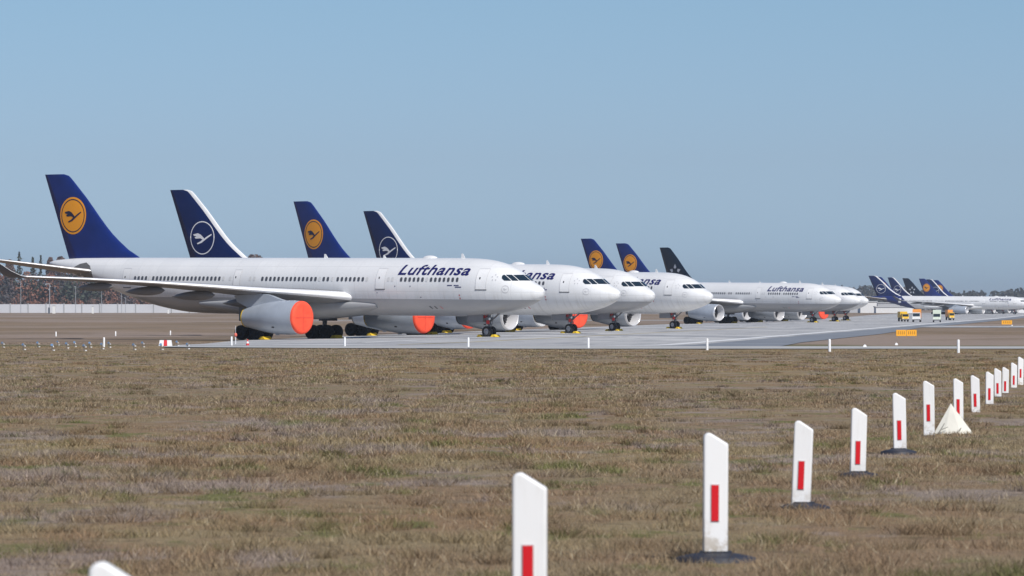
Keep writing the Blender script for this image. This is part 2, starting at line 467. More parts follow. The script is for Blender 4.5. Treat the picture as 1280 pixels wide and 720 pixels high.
BIRD = [[(-.83, .24), (-.39, .31), (-.13, .22), (.04, .09), (.2, -.05), (.04, -.11), (-.17, -.03), (-.61, -.05), (-.7, .05), (-.52, .1), (-.78, .15)],
        [(.2, -.05), (.48, .10), (.83, .25), (.88, .19), (.39, -.08), (-.04, -.33), (-.43, -.43), (-.5, -.36), (-.17, -.24), (.04, -.11)]]
def emblem_mesh(kind, sd_):
    b = MB()
    for sd in (sd_,):
        if kind == 'old':
            cx, cz, r = -61.45, 12.35, 1.93
            fin_patch([circ(cx, cz, r)], 1, 1, .012, b, 0, sd)
            fin_patch(ring_loops(cx, cz, r * .84, r * .895), 1, 1, .022, b, 1, sd)
            fin_patch([[(cx + u * r * .74, cz + v * r * .85) for u, v in lp] for lp in BIRD], 1, 1, .03, b, 1, sd)
        elif kind == 'new':
            cx, cz, r = -60.4, 11.0, 1.95
            fin_patch(ring_loops(cx, cz, r * .94, r), 1, 1, .015, b, 0, sd)
            fin_patch([[(cx + u * r * .9, cz + v * r * .9) for u, v in lp] for lp in BIRD], 1, 1, .02, b, 0, sd)
        else:
            cx, cz, r = -60.3, 11.0, 1.9
            lps = []
            for k in range(5):
                a = PI / 2 + k * 2 * PI / 5
                p = lambda rr, da: (cx + rr * math.cos(a + da), cz + rr * math.sin(a + da))
                lps.append([p(r, 0), p(r * .62, .40), p(r * .38, 0.02), p(r * .62, -.40)])
            fin_patch(lps, 1, 1, .015, b, 0, sd)
    mats = {'old': [ORANGE, mat('emblem_blue', (.010, .012, .05), .4)], 'new': [PALE], 'star': [STARGREY]}[kind]
    return b.mesh('tail_emblem', mats)
def stabilizer_mesh(side):
    b = MB(); rings = []
    for y, LE, ch, z in ((1.0, 57.2, 5.6, 6.52), (1.9, 57.9, 5.1, 6.66), (5.5, 60.7, 3.7, 7.2), (9.2, 63.5, 2.3, 7.74), (9.65, 64.1, 1.7, 7.82)):
        rings.append(af_ring(LE, ch, z, .1, side * y, 0))
    b.loft(rings, 0); n = len(rings[0])
    for k, f in enumerate(b.f):
        js = [i % n for i in f]
        if len(f) == 4 and (max(js) <= 3 or min(js) >= n - 3 or (min(js) == 0 and max(js) >= n - 3)): b.m[k] = 1
    return b.mesh('stabilizer', [mat('stabilizer_paint', (.30, .27, .24), .45, var=.1, vscale=1), LEDGE])
def plate_mesh(sd_):
    b = MB()
    pts = [(57.3, .45), (57.45, 1.25), (57.9, 1.95), (58.7, 2.3), (59.6, 2.15), (60.6, 1.75), (61.2, 1.45), (60.6, 1.1), (59.8, .72), (58.9, .5)]
    for sd in (sd_,):
        V, Fc = shape2d([[(-L, z) for L, z in pts]], frange(-61.2, -57.3, .4), frange(.45, 2.3, .25))
        b.add([(lambda q: (q[0], q[1] * -sd, q[2]))(surf(-u, phi_at(-u, v), .02)) for u, v in V], Fc, 0, True)
    return b.mesh('stabilizer_plate', [APU])

def wheel_mesh(r, w, hub=None):
    b = MB(); h = w / 2
    b.lathe([(-h * .62, r * .55), (-h * .95, r * .68), (-h, r * .84), (-h * .72, r * .97), (0, r), (h * .72, r * .97), (h, r * .84), (h * .95, r * .68), (h * .62, r * .55)], 'y', n=26, mi=0)
    b.lathe([(-h * .62, r * .56), (-h * .5, r * .45), (-h * .45, r * .2), (-h * .7, r * .12), (-h * .7, .01)], 'y', n=22, mi=1)
    b.lathe([(h * .62, r * .56), (h * .5, r * .45), (h * .45, r * .2), (h * .7, r * .12), (h * .7, .01)], 'y', n=22, mi=1)
    return b.mesh('wheel', [TYRE, hub or HUB])
def mg_strut_mesh(side):
    b = MB(); x, y = -32.05, side * 5.34
    zb = .70 - .33
    b.tube((x - .99, y, zb), (x + .99, y, zb), .16, .16)
    b.tube((x - .99, y - .75, zb), (x - .99, y + .75, zb), .09)
    b.tube((x + .99, y - .75, zb), (x + .99, y + .75, zb), .09)
    b.tube((x, y, zb), (x, y, 2.4), .15, .17); b.tube((x, y, 1.5), (x + .25, y - side * .4, 4.0), .24, .27)
    b.tube((x, y, 1.5), (x + .4, y - side * 2.1, 3.0), .09, .09); b.tube((x + .1, y, 1.2), (x + 1.1, y, 3.2), .07, .07)
    b.tube((x + .2, y, .6), (x + .35, y, 1.6), .07, .07)
    b.box((x - .1, y + side * .75, 2.35), (2.4, .06, 1.7), 1)
    return b.mesh('gear_leg', [GEARM, WINGGREY])
def ng_strut_mesh():
    b = MB(); x = -6.67; zb = .525
    b.tube((x, -.42, zb), (x, .42, zb), .08); b.tube((x, 0, zb), (x, 0, 1.35), .09, .10)
    b.tube((x, 0, 1.1), (x, 0, 2.4), .15, .17); b.tube((x, 0, 1.35), (x + 1.3, 0, 2.3), .07, .08)
    b.tube((x + .14, 0, .75), (x + .3, 0, 1.15), .05); b.tube((x + .3, 0, 1.15), (x + .12, 0, 1.45), .05)
    b.box((x + .12, 0, 1.75), (.22, .9, .3), 0); b.tube((x + .25, -.3, 1.75), (x + .33, -.3, 1.75), .12, .12, mi=2); b.tube((x + .25, .3, 1.75), (x + .33, .3, 1.75), .12, .12, mi=2)
    b.box((x + .05, -.26, 1.42), (.3, .1, .34), 1); b.box((x - .3, -.2, 1.95), (.35, .1, .25), 1)
    b.tube((x - .2, -.25, 1.1), (x - .2, -.28, 2.1), .03); b.tube((x + .2, .25, 1.2), (x + .25, .28, 2.1), .03)
    return b.mesh('gear_leg', [GEARM, REDP, PALE])
def ng_door_mesh(side):
    b = MB(); b.box((-7.9, side * .62, 1.85), (1.9, .05, .85), 0); return b.mesh('gear_door', [WINGGREY])

def cockpit_pane(y0, y1, z0, z1, slant=0.0):
    b = MB(); n = 6; V = []; Fc = []
    for i in range(n + 1):
        for j in range(4):
            v = j / 3; u = i / n
            y = y0 + (y1 - y0) * u + slant * v; zt = z0 + (z1(u) - z0) * v if callable(z1) else z0 + (z1 - z0) * v
            V.append(nose_pt(y, zt))
    for i in range(n):
        for j in range(3): Fc.append((i * 4 + j, i * 4 + 4 + j, i * 4 + 5 + j, i * 4 + 1 + j))
    b.add(V, Fc, 0, True); return b.mesh('cockpit_window', [GLASS])
def window_mesh(matr):
    b = MB(); base = side_patch(-.15, .15, -.22, .22, 0, .12, 4)
    # the constant section is exact; follows the side at height +0.84
    ph = phi_at(20, .71)
    pts = []
    for u, v in base:
        p = surf(20, ph + v / 2.82, .015); pts.append((u, p[1], p[2] - axis_z(20)))
    b.add(pts, [tuple(range(len(pts)))], 0)
    return b.mesh('cabin_window', [matr])
def door_mesh(L, w, z0, z1):
    b = MB(); x0, x1 = L - w / 2, L + w / 2; t = .035
    def bars(a0, a1, c0, c1, mi, off):
        V, Fc = shape2d([[(-L_, z) for L_, z in ((a0, c0), (a1, c0), (a1, c1), (a0, c1))]], (), frange(c0, c1, .2))
        b.add([surf(-u, phi_at(-u, v), off) for u, v in V], Fc, mi, True)
    bars(x0, x1, z0, z1, 0, .02)
    bars(x0, x0 + t, z0, z1, 1, .03); bars(x1 - t, x1, z0, z1, 1, .03); bars(x0, x1, z1 - t, z1, 1, .03)
    bars(x0 - .05, x1 + .05, z0 - .02, z0 + .06, 2, .033)
    zc = z0 + (z1 - z0) * .5
    bars((x0 + x1) / 2 + .1, (x0 + x1) / 2 + .24, zc, zc + .2, 2, .03)
    return b.mesh('door', [WHITE, OUTLINE, DARKM])
def lettering_mesh():
    bm = text2d('Lufthansa', 0.019, 0.30)
    xs = [v.co.x for v in bm.verts]; x0, x1 = min(xs), max(xs)
    h = max(v.co.y for v in bm.verts)
    W = 8.75; sx = W / (x1 - x0); sy = 1.20 / h
    for v in bm.verts: v.co.x = (v.co.x - x0) * sx; v.co.y = v.co.y * sy
    V, Fc = slice2d(bm, (), frange(-.1, 1.3, .12))
    ph0 = phi_at(12, 1.18)
    b = MB(); b.add([surf(15.95 - u, ph0 + v / 2.82, .03) for u, v in V], Fc, 0)
    return b.mesh('airline_lettering', [NAVYTXT])
def mark_meshes():
    """ring of stars and crane roundel beside the cockpit, tiny placards: (name, mesh)"""
    out = []; mats = [OUTLINE, NAVYTXT, mat('faded_red', (.55, .2, .2), .5), DARKM]
    def patch(name, loops, mi=0, off=.02):
        b = MB(); V, Fc = shape2d(loops); b.add([surf(-u, phi_at(-u, v), off) for u, v in V], Fc, 0)
        out.append((name, b.mesh(name, [mats[mi]])))
    cL, cz = 4.35, .92
    for k in range(5):
        a = PI / 2 + k * 2 * PI / 5; patch('star_mark', [circ(-cL + .27 * math.cos(a), cz + .27 * math.sin(a), .07, 8)])
    cL, cz, r = 3.15, -.18, .36
    patch('nose_ring', ring_loops(-cL, cz, r * .88, r, 24))
    patch('nose_bird', [[(-cL + u * r * .75, cz + v * r * .75) for u, v in lp] for lp in BIRD])
    for x0_, n_, z_ in ((8.2, 4, .16), (9.0, 4, .16), (7.9, 5, 0)):
        patch('placard', [[(-x0_ - n_ * .15, z_ - .04), (-x0_, z_ - .04), (-x0_, z_ + .04), (-x0_ - n_ * .15, z_ + .04)]], 1)
    for L, z in ((14.2, .05), (16.1, .05), (13.0, -1.0), (18.4, -.6)): patch('port_mark', [circ(-L, z, .06, 8)], 1)
    for i in range(2): patch('port_mark', [circ(-8.2, -.78 - i * .3, .09, 8)], 2)
    for L in (12.2, 11.6, 10.9): patch('port_mark', [[(-L, -2.1), (-L + .14, -2.1), (-L - .05, -1.85), (-L - .19, -1.85)]], 3 if L > 11 else 2)
    return out
def antenna_mesh(L, h, ln):
    b = MB(); z = axis_z(L) + 2.8
    b.add([(-L, -.03, z), (-L - ln, -.03, z), (-L - ln * .95, -.015, z + h), (-L - ln * .6, -.015, z + h), (-L, .03, z), (-L - ln, .03, z), (-L - ln * .95, .015, z + h), (-L - ln * .6, .015, z + h)],
          [(0, 1, 2, 3), (7, 6, 5, 4), (0, 4, 5, 1), (1, 5, 6, 2), (2, 6, 7, 3), (3, 7, 4, 0)])
    return b.mesh('antenna', [WHITE])
def satcom_mesh(L):
    b = MB(); rings = []
    for i in range(11):
        t = i / 10; r = max(.02, math.sin(PI * t) ** .5 if 0 < t < 1 else .02)
        rings.append([(-L - 2.0 * t, .45 * r * math.cos(a), axis_z(L) + 2.72 + .36 * r * math.sin(a)) for a in [2 * PI * k / 14 for k in range(14)]])
    b.loft(rings); return b.mesh('antenna_hump', [WHITE])

WINDOW_RUNS = [(8.45, 15.9, 0), (19.7, 23.6, 0), (24.7, 33.7, 0), (38.4, 50.9, 0)]
GROUP_P = 'airliners parked side by side in a slanted row'
def airliner(nose_px, D, theta, kind, covers, label, detail=2, text=True, group=GROUP_P):
    """nose_px: photo column of the nose; D: distance of the nose; theta: heading turned towards the camera (deg)"""
    th = math.radians(theta); X = (nose_px - 640) * D / F
    gx, gd = X - 6.67 * math.cos(th), D + 6.67 * math.sin(th)
    z = G(gx, gd) + .05
    root = thing('airliner', label, 'airliner', (X, D, z), -th, group)
    fu = link('fuselage', cached('fus' + kind, lambda: fuselage_mesh(kind)), root)
    link('belly_fairing', cached('fair' + kind, lambda: fairing_mesh(kind)), root)
    for sd in (-1, 1):
        w = link('wing', cached(('wing', sd), lambda: wing_mesh(sd)), root)
        link('winglet', cached(('wl', sd), lambda: winglet_mesh(sd)), w)
        if detail > 0:
            for y in (6.8, 12.6, 17.2, 21.8): link('flap_fairing', cached(('cn', sd, y), lambda: canoe_mesh(sd, y)), w)
        e = link('engine', cached(('nac', sd, covers), lambda: nacelle_mesh(sd, not covers)), root)
        link('pylon', cached(('py', sd), lambda: pylon_mesh(sd)), e)
        if covers: link('engine_cover', cached(('cov', sd), lambda: cover_mesh(sd)), e)
        else: link('fan', cached(('fan', sd), lambda: fan_mesh(sd)), e)
        link('stabilizer', cached(('st', sd), lambda: stabilizer_mesh(sd)), root)
        g = link('main_gear', cached(('mg', sd), lambda: mg_strut_mesh(sd)), root)
        for a in (-.99, .99):
            for q in (-.70, .70):
                link('wheel', cached('mw', lambda: wheel_mesh(.74, .74, TYRE)), g, (-32.05 + a, sd * 5.34 + q, .37))
    fn = link('fin', cached('fin' + kind, lambda: fin_mesh(kind)), root)
    for sd in (-1, 1): link('tail_emblem', cached(('emb' + kind, sd), lambda: emblem_mesh(kind, sd)), fn)
    g = link('nose_gear', cached('ng', ng_strut_mesh), root)
    for q in (-.36, .36): link('wheel', cached('nw', lambda: wheel_mesh(.525, .38)), g, (-6.67, q, .525))
    for sd in (-1, 1): link('gear_door', cached(('nd', sd), lambda: ng_door_mesh(sd)), g)
    for sd in (-1, 1):
        link('cockpit_window', cached(('c1', sd), lambda: cockpit_pane(sd * .06, sd * 1.08, .66, lambda u: 1.22 - .02 * u)), fu)
        link('cockpit_window', cached(('c2', sd), lambda: cockpit_pane(sd * 1.15, sd * 1.50, .64, lambda u: 1.21)), fu)
        link('cockpit_window', cached(('c3', sd), lambda: cockpit_pane(sd * 1.56, sd * 1.86, .64, lambda u: 1.20 - .34 * u * u)), fu)
    for sd in (-1, 1): link('stabilizer_plate', cached(('plate', sd), lambda: plate_mesh(sd)), fu)
    if text: link('airline_lettering', cached('txt', lettering_mesh), fu)
    if detail >= 1:
        for nm_, me_ in cached('marks', mark_meshes): link(nm_, me_, fu)
        for L, h, ln in ((9.6, .45, .5), (19.5, .3, .4), (27, .4, .5)): link('antenna', cached(('an', L), lambda: antenna_mesh(L, h, ln)), fu)
        link('antenna_hump', cached('sat', lambda: satcom_mesh(13.0)), fu)
        for L, w, z0, z1 in ((5.7, 1.18, -.27, 1.78), (18.0, 1.18, -.27, 1.78), (36.6, .9, -.1, 1.6), (52.0, 1.1, -.27, 1.7)):
            link('door', cached(('dr', L), lambda: door_mesh(L, w, z0, z1)), fu)
        for a, b_, _ in WINDOW_RUNS:
            n = int((b_ - a) / .533)
            for i in range(n + 1):
                L = a + i * .533
                top, bot, hw, zc = hermite(TAB, L)
                blind = ((i * 7 + int(a)) % 19 == 0)
                o = link('cabin_window', cached('w1' if not blind else 'w2', lambda: window_mesh(CABIN if not blind else SHADE)), fu)
                y_ref = surf(20, phi_at(20, .71), .015)[1]; y_new = surf(L, phi_at(L, .71), .02)[1]
                o.location = (-L, y_new - y_ref, axis_z(L))
        if kind != 'x':
            for L in (16.5, 17.0, 24.15, 34.3, 34.85, 37.5):
                o = link('cabin_window', cached('w2', lambda: window_mesh(SHADE)), fu); o.location = (-L, 0, axis_z(L))
    return root

P = {}
P[1] = airliner(680, 443, 38, 'old', True, 'nearest white airliner, large orange engine cover in front, orange disc on its blue tail')
P[2] = airliner(775, 506.6, 37.5, 'new', False, 'second airliner, navy tail with crane ring, nose just behind the nearest airliner')
P[3] = airliner(817.5, 558, 46, 'old', True, 'third airliner, orange disc on blue tail in mid picture, grey belly, orange covers partly hidden')
P[4] = airliner(890.5, 621, 42.8, 'new', False, 'fourth airliner, crane ring on navy tail half hidden by the fuselage in front, pale belly')
P[5] = airliner(1051, 887, 41.6, 'old', False, 'airliner right of centre showing its whole airline name, open silver engine under its wing')
P[6] = airliner(1076, 956, 41, 'old', False, 'airliner mostly hidden, its orange disc tail stands just left of the black tail')
P[7] = airliner(1085, 1019.5, 47.6, 'star', True, 'farthest nose of the main row, airliner with black tail carrying a grey star', text=False)
GF = 'far airliners parked at the right end of the runway'
def far_plane(tail_px, tail_D, theta, kind, label, text=False, detail=0, k=1.0):
    th = math.radians(theta); D = tail_D - 65.6 * k * math.sin(th); Xt = (tail_px - 640) * tail_D / F
    X = Xt + 65.6 * k * math.cos(th)
    o_ = airliner(640 + X / D * F, D, theta, kind, False, label, detail, text, GF)
    o_.scale = (k, 1, 1)
    return o_
o = far_plane(1085.6, 2010, 28, 'new', 'long far airliner at right, whole white body seen, navy rear fuselage with crane ring', True, 1, 1.15)
far_plane(1093.5, 2085, 33, 'old', 'far blue tail with orange disc just behind the leftmost far navy tail')
far_plane(1109.5, 2122, 33, 'new', 'far navy tail with white crane ring, second ring tail from the left')
far_plane(1128, 2178, 33, 'star', 'far airliner with black tail and a star of five points')
far_plane(1148.6, 2210, 33, 'old', 'far royal blue tail whose orange disc is fully visible')
far_plane(1157.8, 2266, 33, 'new', 'rightmost far navy tail with white crane ring')
far_plane(1165.5, 2330, 33, 'old', 'farthest blue tail with orange disc behind the rightmost navy tail')

# ------------------------------------------------------------------ ground
def ground_material():
    m = bpy.data.materials.new('dry_airfield_grass'); m.use_nodes = True
    nt = m.node_tree; b = nt.nodes['Principled BSDF']; b.inputs['Roughness'].default_value = .95; b.inputs['Specular IOR Level'].default_value = .1
    g = nd(nt, 'ShaderNodeNewGeometry'); p = g.outputs['Position']
    col, _ = grass_colour(nt, p)
    fine = noise(nt, p, 9.0, 5, .7)
    col = mixc(nt, ramp(nt, fine, .35, .7, 0, .4), col, (.13, .10, .07))
    nt.links.new(col, b.inputs['Base Color'])
    bp = nd(nt, 'ShaderNodeBump'); bp.inputs['Strength'].default_value = .6; bp.inputs['Distance'].default_value = .15
    nt.links.new(fine, bp.inputs['Height']); nt.links.new(bp.outputs[0], b.inputs['Normal'])
    return m
def grass_colour(nt, p):
    nA = noise(nt, p, .45, 6, .68, 1.7, .8, 1)          # tan / reddish patches
    nB = noise(nt, p, .32, 6, .72, 1.5, .9, 1, 31)      # lilac-grey dead patches
    nC = noise(nt, p, .75, 5, .66, 1.6, .7, 1, 77)      # green tufts
    nD = noise(nt, p, .02, 4, .6, .5, .6, 1, 12)        # broad bands
    nE = noise(nt, p, 2.2, 4, .7, 1.5, 1, 1, 5)
    col = mixc(nt, ramp(nt, nA, .40, .60), (.350, .275, .150), (.325, .212, .118))
    col = mixc(nt, ramp(nt, nD, .42, .58, 0, .5), col, (.262, .205, .150))
    col = mixc(nt, ramp(nt, nB, .51, .60, 0, .75), col, (.350, .290, .262))
    col = mixc(nt, ramp(nt, nC, .54, .64, 0, .85), col, (.165, .180, .060))
    col = mixc(nt, ramp(nt, nE, .50, .66, 0, .55), col, (.150, .112, .070))
    nF = noise(nt, p, .0045, 7, .68, .9, .7, 1, 3)
    sp = nd(nt, 'ShaderNodeSeparateXYZ'); nt.links.new(p, sp.inputs[0])
    far = ramp(nt, sp.outputs[1], 300, 430)
    band = mixc(nt, ramp(nt, nF, .44, .54), (.245, .175, .120), (.345, .272, .238))
    nG = noise(nt, p, .05, 5, .65, .6, .25, 1, 8)
    band = mixc(nt, ramp(nt, nG, .48, .60, 0, .75), band, (.180, .135, .095))
    col = mixc(nt, math_node(nt, 'MULTIPLY', far, .75), col, band)
    # greener verge beside the end of the runway
    verge = math_node(nt, 'MULTIPLY', math_node(nt, 'MULTIPLY', ramp(nt, sp.outputs[1], 340, 356), ramp(nt, sp.outputs[1], 430, 395)), ramp(nt, nG, .42, .55, 0, .8))
    col = mixc(nt, verge, col, (.125, .135, .055))
    return col, nC
def blade_material():
    m = bpy.data.materials.new('grass_blades'); m.use_nodes = True
    nt = m.node_tree; b = nt.nodes['Principled BSDF']; b.inputs['Roughness'].default_value = .8; b.inputs['Specular IOR Level'].default_value = .2
    g = nd(nt, 'ShaderNodeNewGeometry')
    col, _ = grass_colour(nt, g.outputs['Position'])
    at = nd(nt, 'ShaderNodeAttribute', attribute_name='rnd')
    v = ramp(nt, at.outputs['Fac'], 0, 1, .68, 1.38)
    hsv = nd(nt, 'ShaderNodeHueSaturation'); nt.links.new(col, hsv.inputs['Color']); nt.links.new(v, hsv.inputs['Value'])
    straw = mixc(nt, math_node(nt, 'GREATER_THAN', at.outputs['Fac'], .93), hsv.outputs[0], (.50, .42, .29))
    nt.links.new(straw, b.inputs['Base Color'])
    tr = nd(nt, 'ShaderNodeBsdfTranslucent'); nt.links.new(straw, tr.inputs['Color'])
    mx = nd(nt, 'ShaderNodeMixShader'); mx.inputs[0].default_value = .25
    nt.links.new(b.outputs[0], mx.inputs[1]); nt.links.new(tr.outputs[0], mx.inputs[2])
    nt.links.new(mx.outputs[0], nt.nodes['Material Output'].inputs['Surface'])
    return m

def np_grid(xs, ds, zfun, name, material):
    V = [(x, d, zfun(x, d)) for d in ds for x in xs]; n = len(xs)
    Fc = [(j * n + i, j * n + i + 1, (j + 1) * n + i + 1, (j + 1) * n + i) for j in range(len(ds) - 1) for i in range(n - 1)]
    me = bpy.data.meshes.new(name); me.from_pydata(V, [], Fc); me.materials.append(material)
    me.polygons.foreach_set('use_smooth', [True] * len(Fc)); me.update(); return me
xs = sorted(set([-3200, -2400, -1600, -1000, -700, -500, -350, -250, -180, -130, -100] + list(range(-80, 170, 4)) + [180, 210, 250, 320, 400, 520, 700, 900, 1300, 1900, 2600, 3200]))
ds = sorted(set(list(range(-20, 320, 8)) + list(range(320, 700, 8)) + list(range(700, 1200, 20)) + list(range(1200, 3000, 60)) + list(range(3000, 8001, 500))))
def rough_z(x, d):
    a = 0.03 * math.sin(x * 1.3 + d * .21) * math.sin(d * .37 + 1.7 * x * .2) if d < 320 else 0
    return G(x, d) + a * (.5 if d < 60 else 1)
GMAT = ground_material()
structure('ground', np_grid(xs, ds, rough_z, 'ground', GMAT))

# pavement -----------------------------------------------------------
def concrete_material():
    m = bpy.data.materials.new('runway_concrete'); m.use_nodes = True
    nt = m.node_tree; b = nt.nodes['Principled BSDF']; b.inputs['Roughness'].default_value = .7
    g = nd(nt, 'ShaderNodeNewGeometry'); p = g.outputs['Position']
    rot = nd(nt, 'ShaderNodeMapping'); rot.inputs['Rotation'].default_value = (0, 0, math.atan(.1325)); nt.links.new(p, rot.inputs['Vector'])
    q = rot.outputs[0]
    n1 = noise(nt, q, .05, 5, .6, 1, .35, 1); n2 = noise(nt, q, .35, 4, .6, 1, .06, 1, 9); n3 = noise(nt, p, 3, 4, .7)
    col = mixc(nt, ramp(nt, n1, .35, .65), (.50, .49, .475), (.40, .395, .39))
    col = mixc(nt, ramp(nt, n2, .52, .68, 0, .55), col, (.25, .25, .26))
    col = mixc(nt, ramp(nt, n3, .4, .8, 0, .3), col, (.38, .38, .38))
    n4 = noise(nt, q, .8, 5, .7, 1, .015, 1, 19)
    col = mixc(nt, ramp(nt, n4, .55, .72, 0, .55), col, (.62, .61, .59))
    n6 = noise(nt, q, .045, 5, .65, .22, 1.0, 1, 61)  # transverse dark and light bands: heat-shimmer glare painted into the concrete colour
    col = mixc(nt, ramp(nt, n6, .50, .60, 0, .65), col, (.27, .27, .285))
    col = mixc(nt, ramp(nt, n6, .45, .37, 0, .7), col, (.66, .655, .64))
    n5 = noise(nt, q, .22, 5, .7, 1, .10, 1, 44)
    col = mixc(nt, ramp(nt, n5, .56, .66, 0, .6), col, (.16, .165, .18))
    s = nd(nt, 'ShaderNodeSeparateXYZ'); nt.links.new(q, s.inputs[0])
    jx = math_node(nt, 'LESS_THAN', math_node(nt, 'FRACT', math_node(nt, 'DIVIDE', s.outputs[0], 7.5)), .012)
    jy = math_node(nt, 'LESS_THAN', math_node(nt, 'FRACT', math_node(nt, 'DIVIDE', s.outputs[1], 7.5)), .02)
    col = mixc(nt, math_node(nt, 'MULTIPLY', math_node(nt, 'MAXIMUM', jx, jy), .6), col, (.12, .12, .12))
    nt.links.new(col, b.inputs['Base Color'])
    return m
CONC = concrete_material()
ASPH = mat('asphalt_shoulder', (.20, .215, .24), .75, var=.15, vscale=.08)
PATHM = mat('perimeter_concrete', (.43, .425, .41), .8, var=.15, vscale=.12)
LINE = mat('runway_paint', (.72, .72, .71), .6, var=.12, vscale=.5)
YLINE = mat('yellow_line_paint', (.55, .42, .08), .6, var=.15, vscale=.6)
def strip(name, rows, dz, material, nx=24, struct=True):
    """rows: (D, Xleft, Xright); sheet following the ground"""
    R = np.array(rows, float); ds_ = []
    for a, b_ in zip(R[:, 0], R[1:, 0]):
        n = max(1, int((b_ - a) / 10)); ds_ += [a + (b_ - a) * i / n for i in range(n)]
    ds_.append(R[-1, 0]); V = []; Fc = []
    for d in ds_:
        a = np.interp(d, R[:, 0], R[:, 1]); c = np.interp(d, R[:, 0], R[:, 2])
        for i in range(nx + 1):
            x = a + (c - a) * i / nx; V.append((x, d, G(x, d) + dz))
    for j in range(len(ds_) - 1):
        for i in range(nx): k = j * (nx + 1) + i; Fc.append((k, k + 1, k + nx + 2, k + nx + 1))
    me = bpy.data.meshes.new(name); me.from_pydata(V, [], Fc); me.materials.append(material); me.update()
    return structure(name, me)
cr = crown_x
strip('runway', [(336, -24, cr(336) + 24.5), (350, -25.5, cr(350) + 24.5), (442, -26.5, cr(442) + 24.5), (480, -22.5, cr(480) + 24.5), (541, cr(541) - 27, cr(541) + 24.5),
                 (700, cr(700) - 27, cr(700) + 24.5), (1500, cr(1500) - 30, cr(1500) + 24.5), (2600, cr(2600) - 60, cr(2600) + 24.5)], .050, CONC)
strip('runway_shoulder', [(340, cr(340) + 24.4, cr(340) + 34), (432, cr(432) + 24.4, cr(432) + 31), (574, cr(574) + 24.4, cr(574) + 31), (750, cr(750) + 24.4, cr(750) + 28), (900, cr(900) + 24.4, cr(900) + 29), (2600, cr(2600) + 24.4, cr(2600) + 29)], .046, ASPH, 6)
strip('perimeter_path', [(288, 2, 80), (300, -12, 90), (318, -24, 100), (336.2, -25, 110), (345, 25, 110)], .054, PATHM, 40)
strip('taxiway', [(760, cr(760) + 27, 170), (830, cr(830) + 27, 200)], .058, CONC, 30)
strip('far_taxiway', [(1180, -55, 60), (1230, -55, 60)], .05, PATHM, 40)
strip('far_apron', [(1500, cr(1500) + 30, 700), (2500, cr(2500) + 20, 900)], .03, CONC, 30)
strip('runway_marking', [(345, -24.3, cr(345) + 23), (347.2, -24.4, cr(347.2) + 23)], .062, LINE, 20)
strip('runway_marking', [(347, cr(347) + 22.2, cr(347) + 23.4), (1900, cr(1900) + 22.0, cr(1900) + 23.4)], .062, LINE, 2)
strip('runway_marking', [(480, cr(480) - 22.3, cr(480) - 21.2), (1900, cr(1900) - 22.6, cr(1900) - 21.2)], .062, LINE, 2)
for k in range(14):
    d0 = 372 + k * 60; strip('runway_marking', [(d0, cr(d0) - .5, cr(d0) + .5), (d0 + 30, cr(d0 + 30) - .5, cr(d0 + 30) + .5)], .064, LINE, 2)
strip('yellow_guide_line', [(352, cr(352) + 6, cr(352) + 6.3), (700, cr(700) + 7, cr(700) + 7.3)], .064, YLINE, 2)

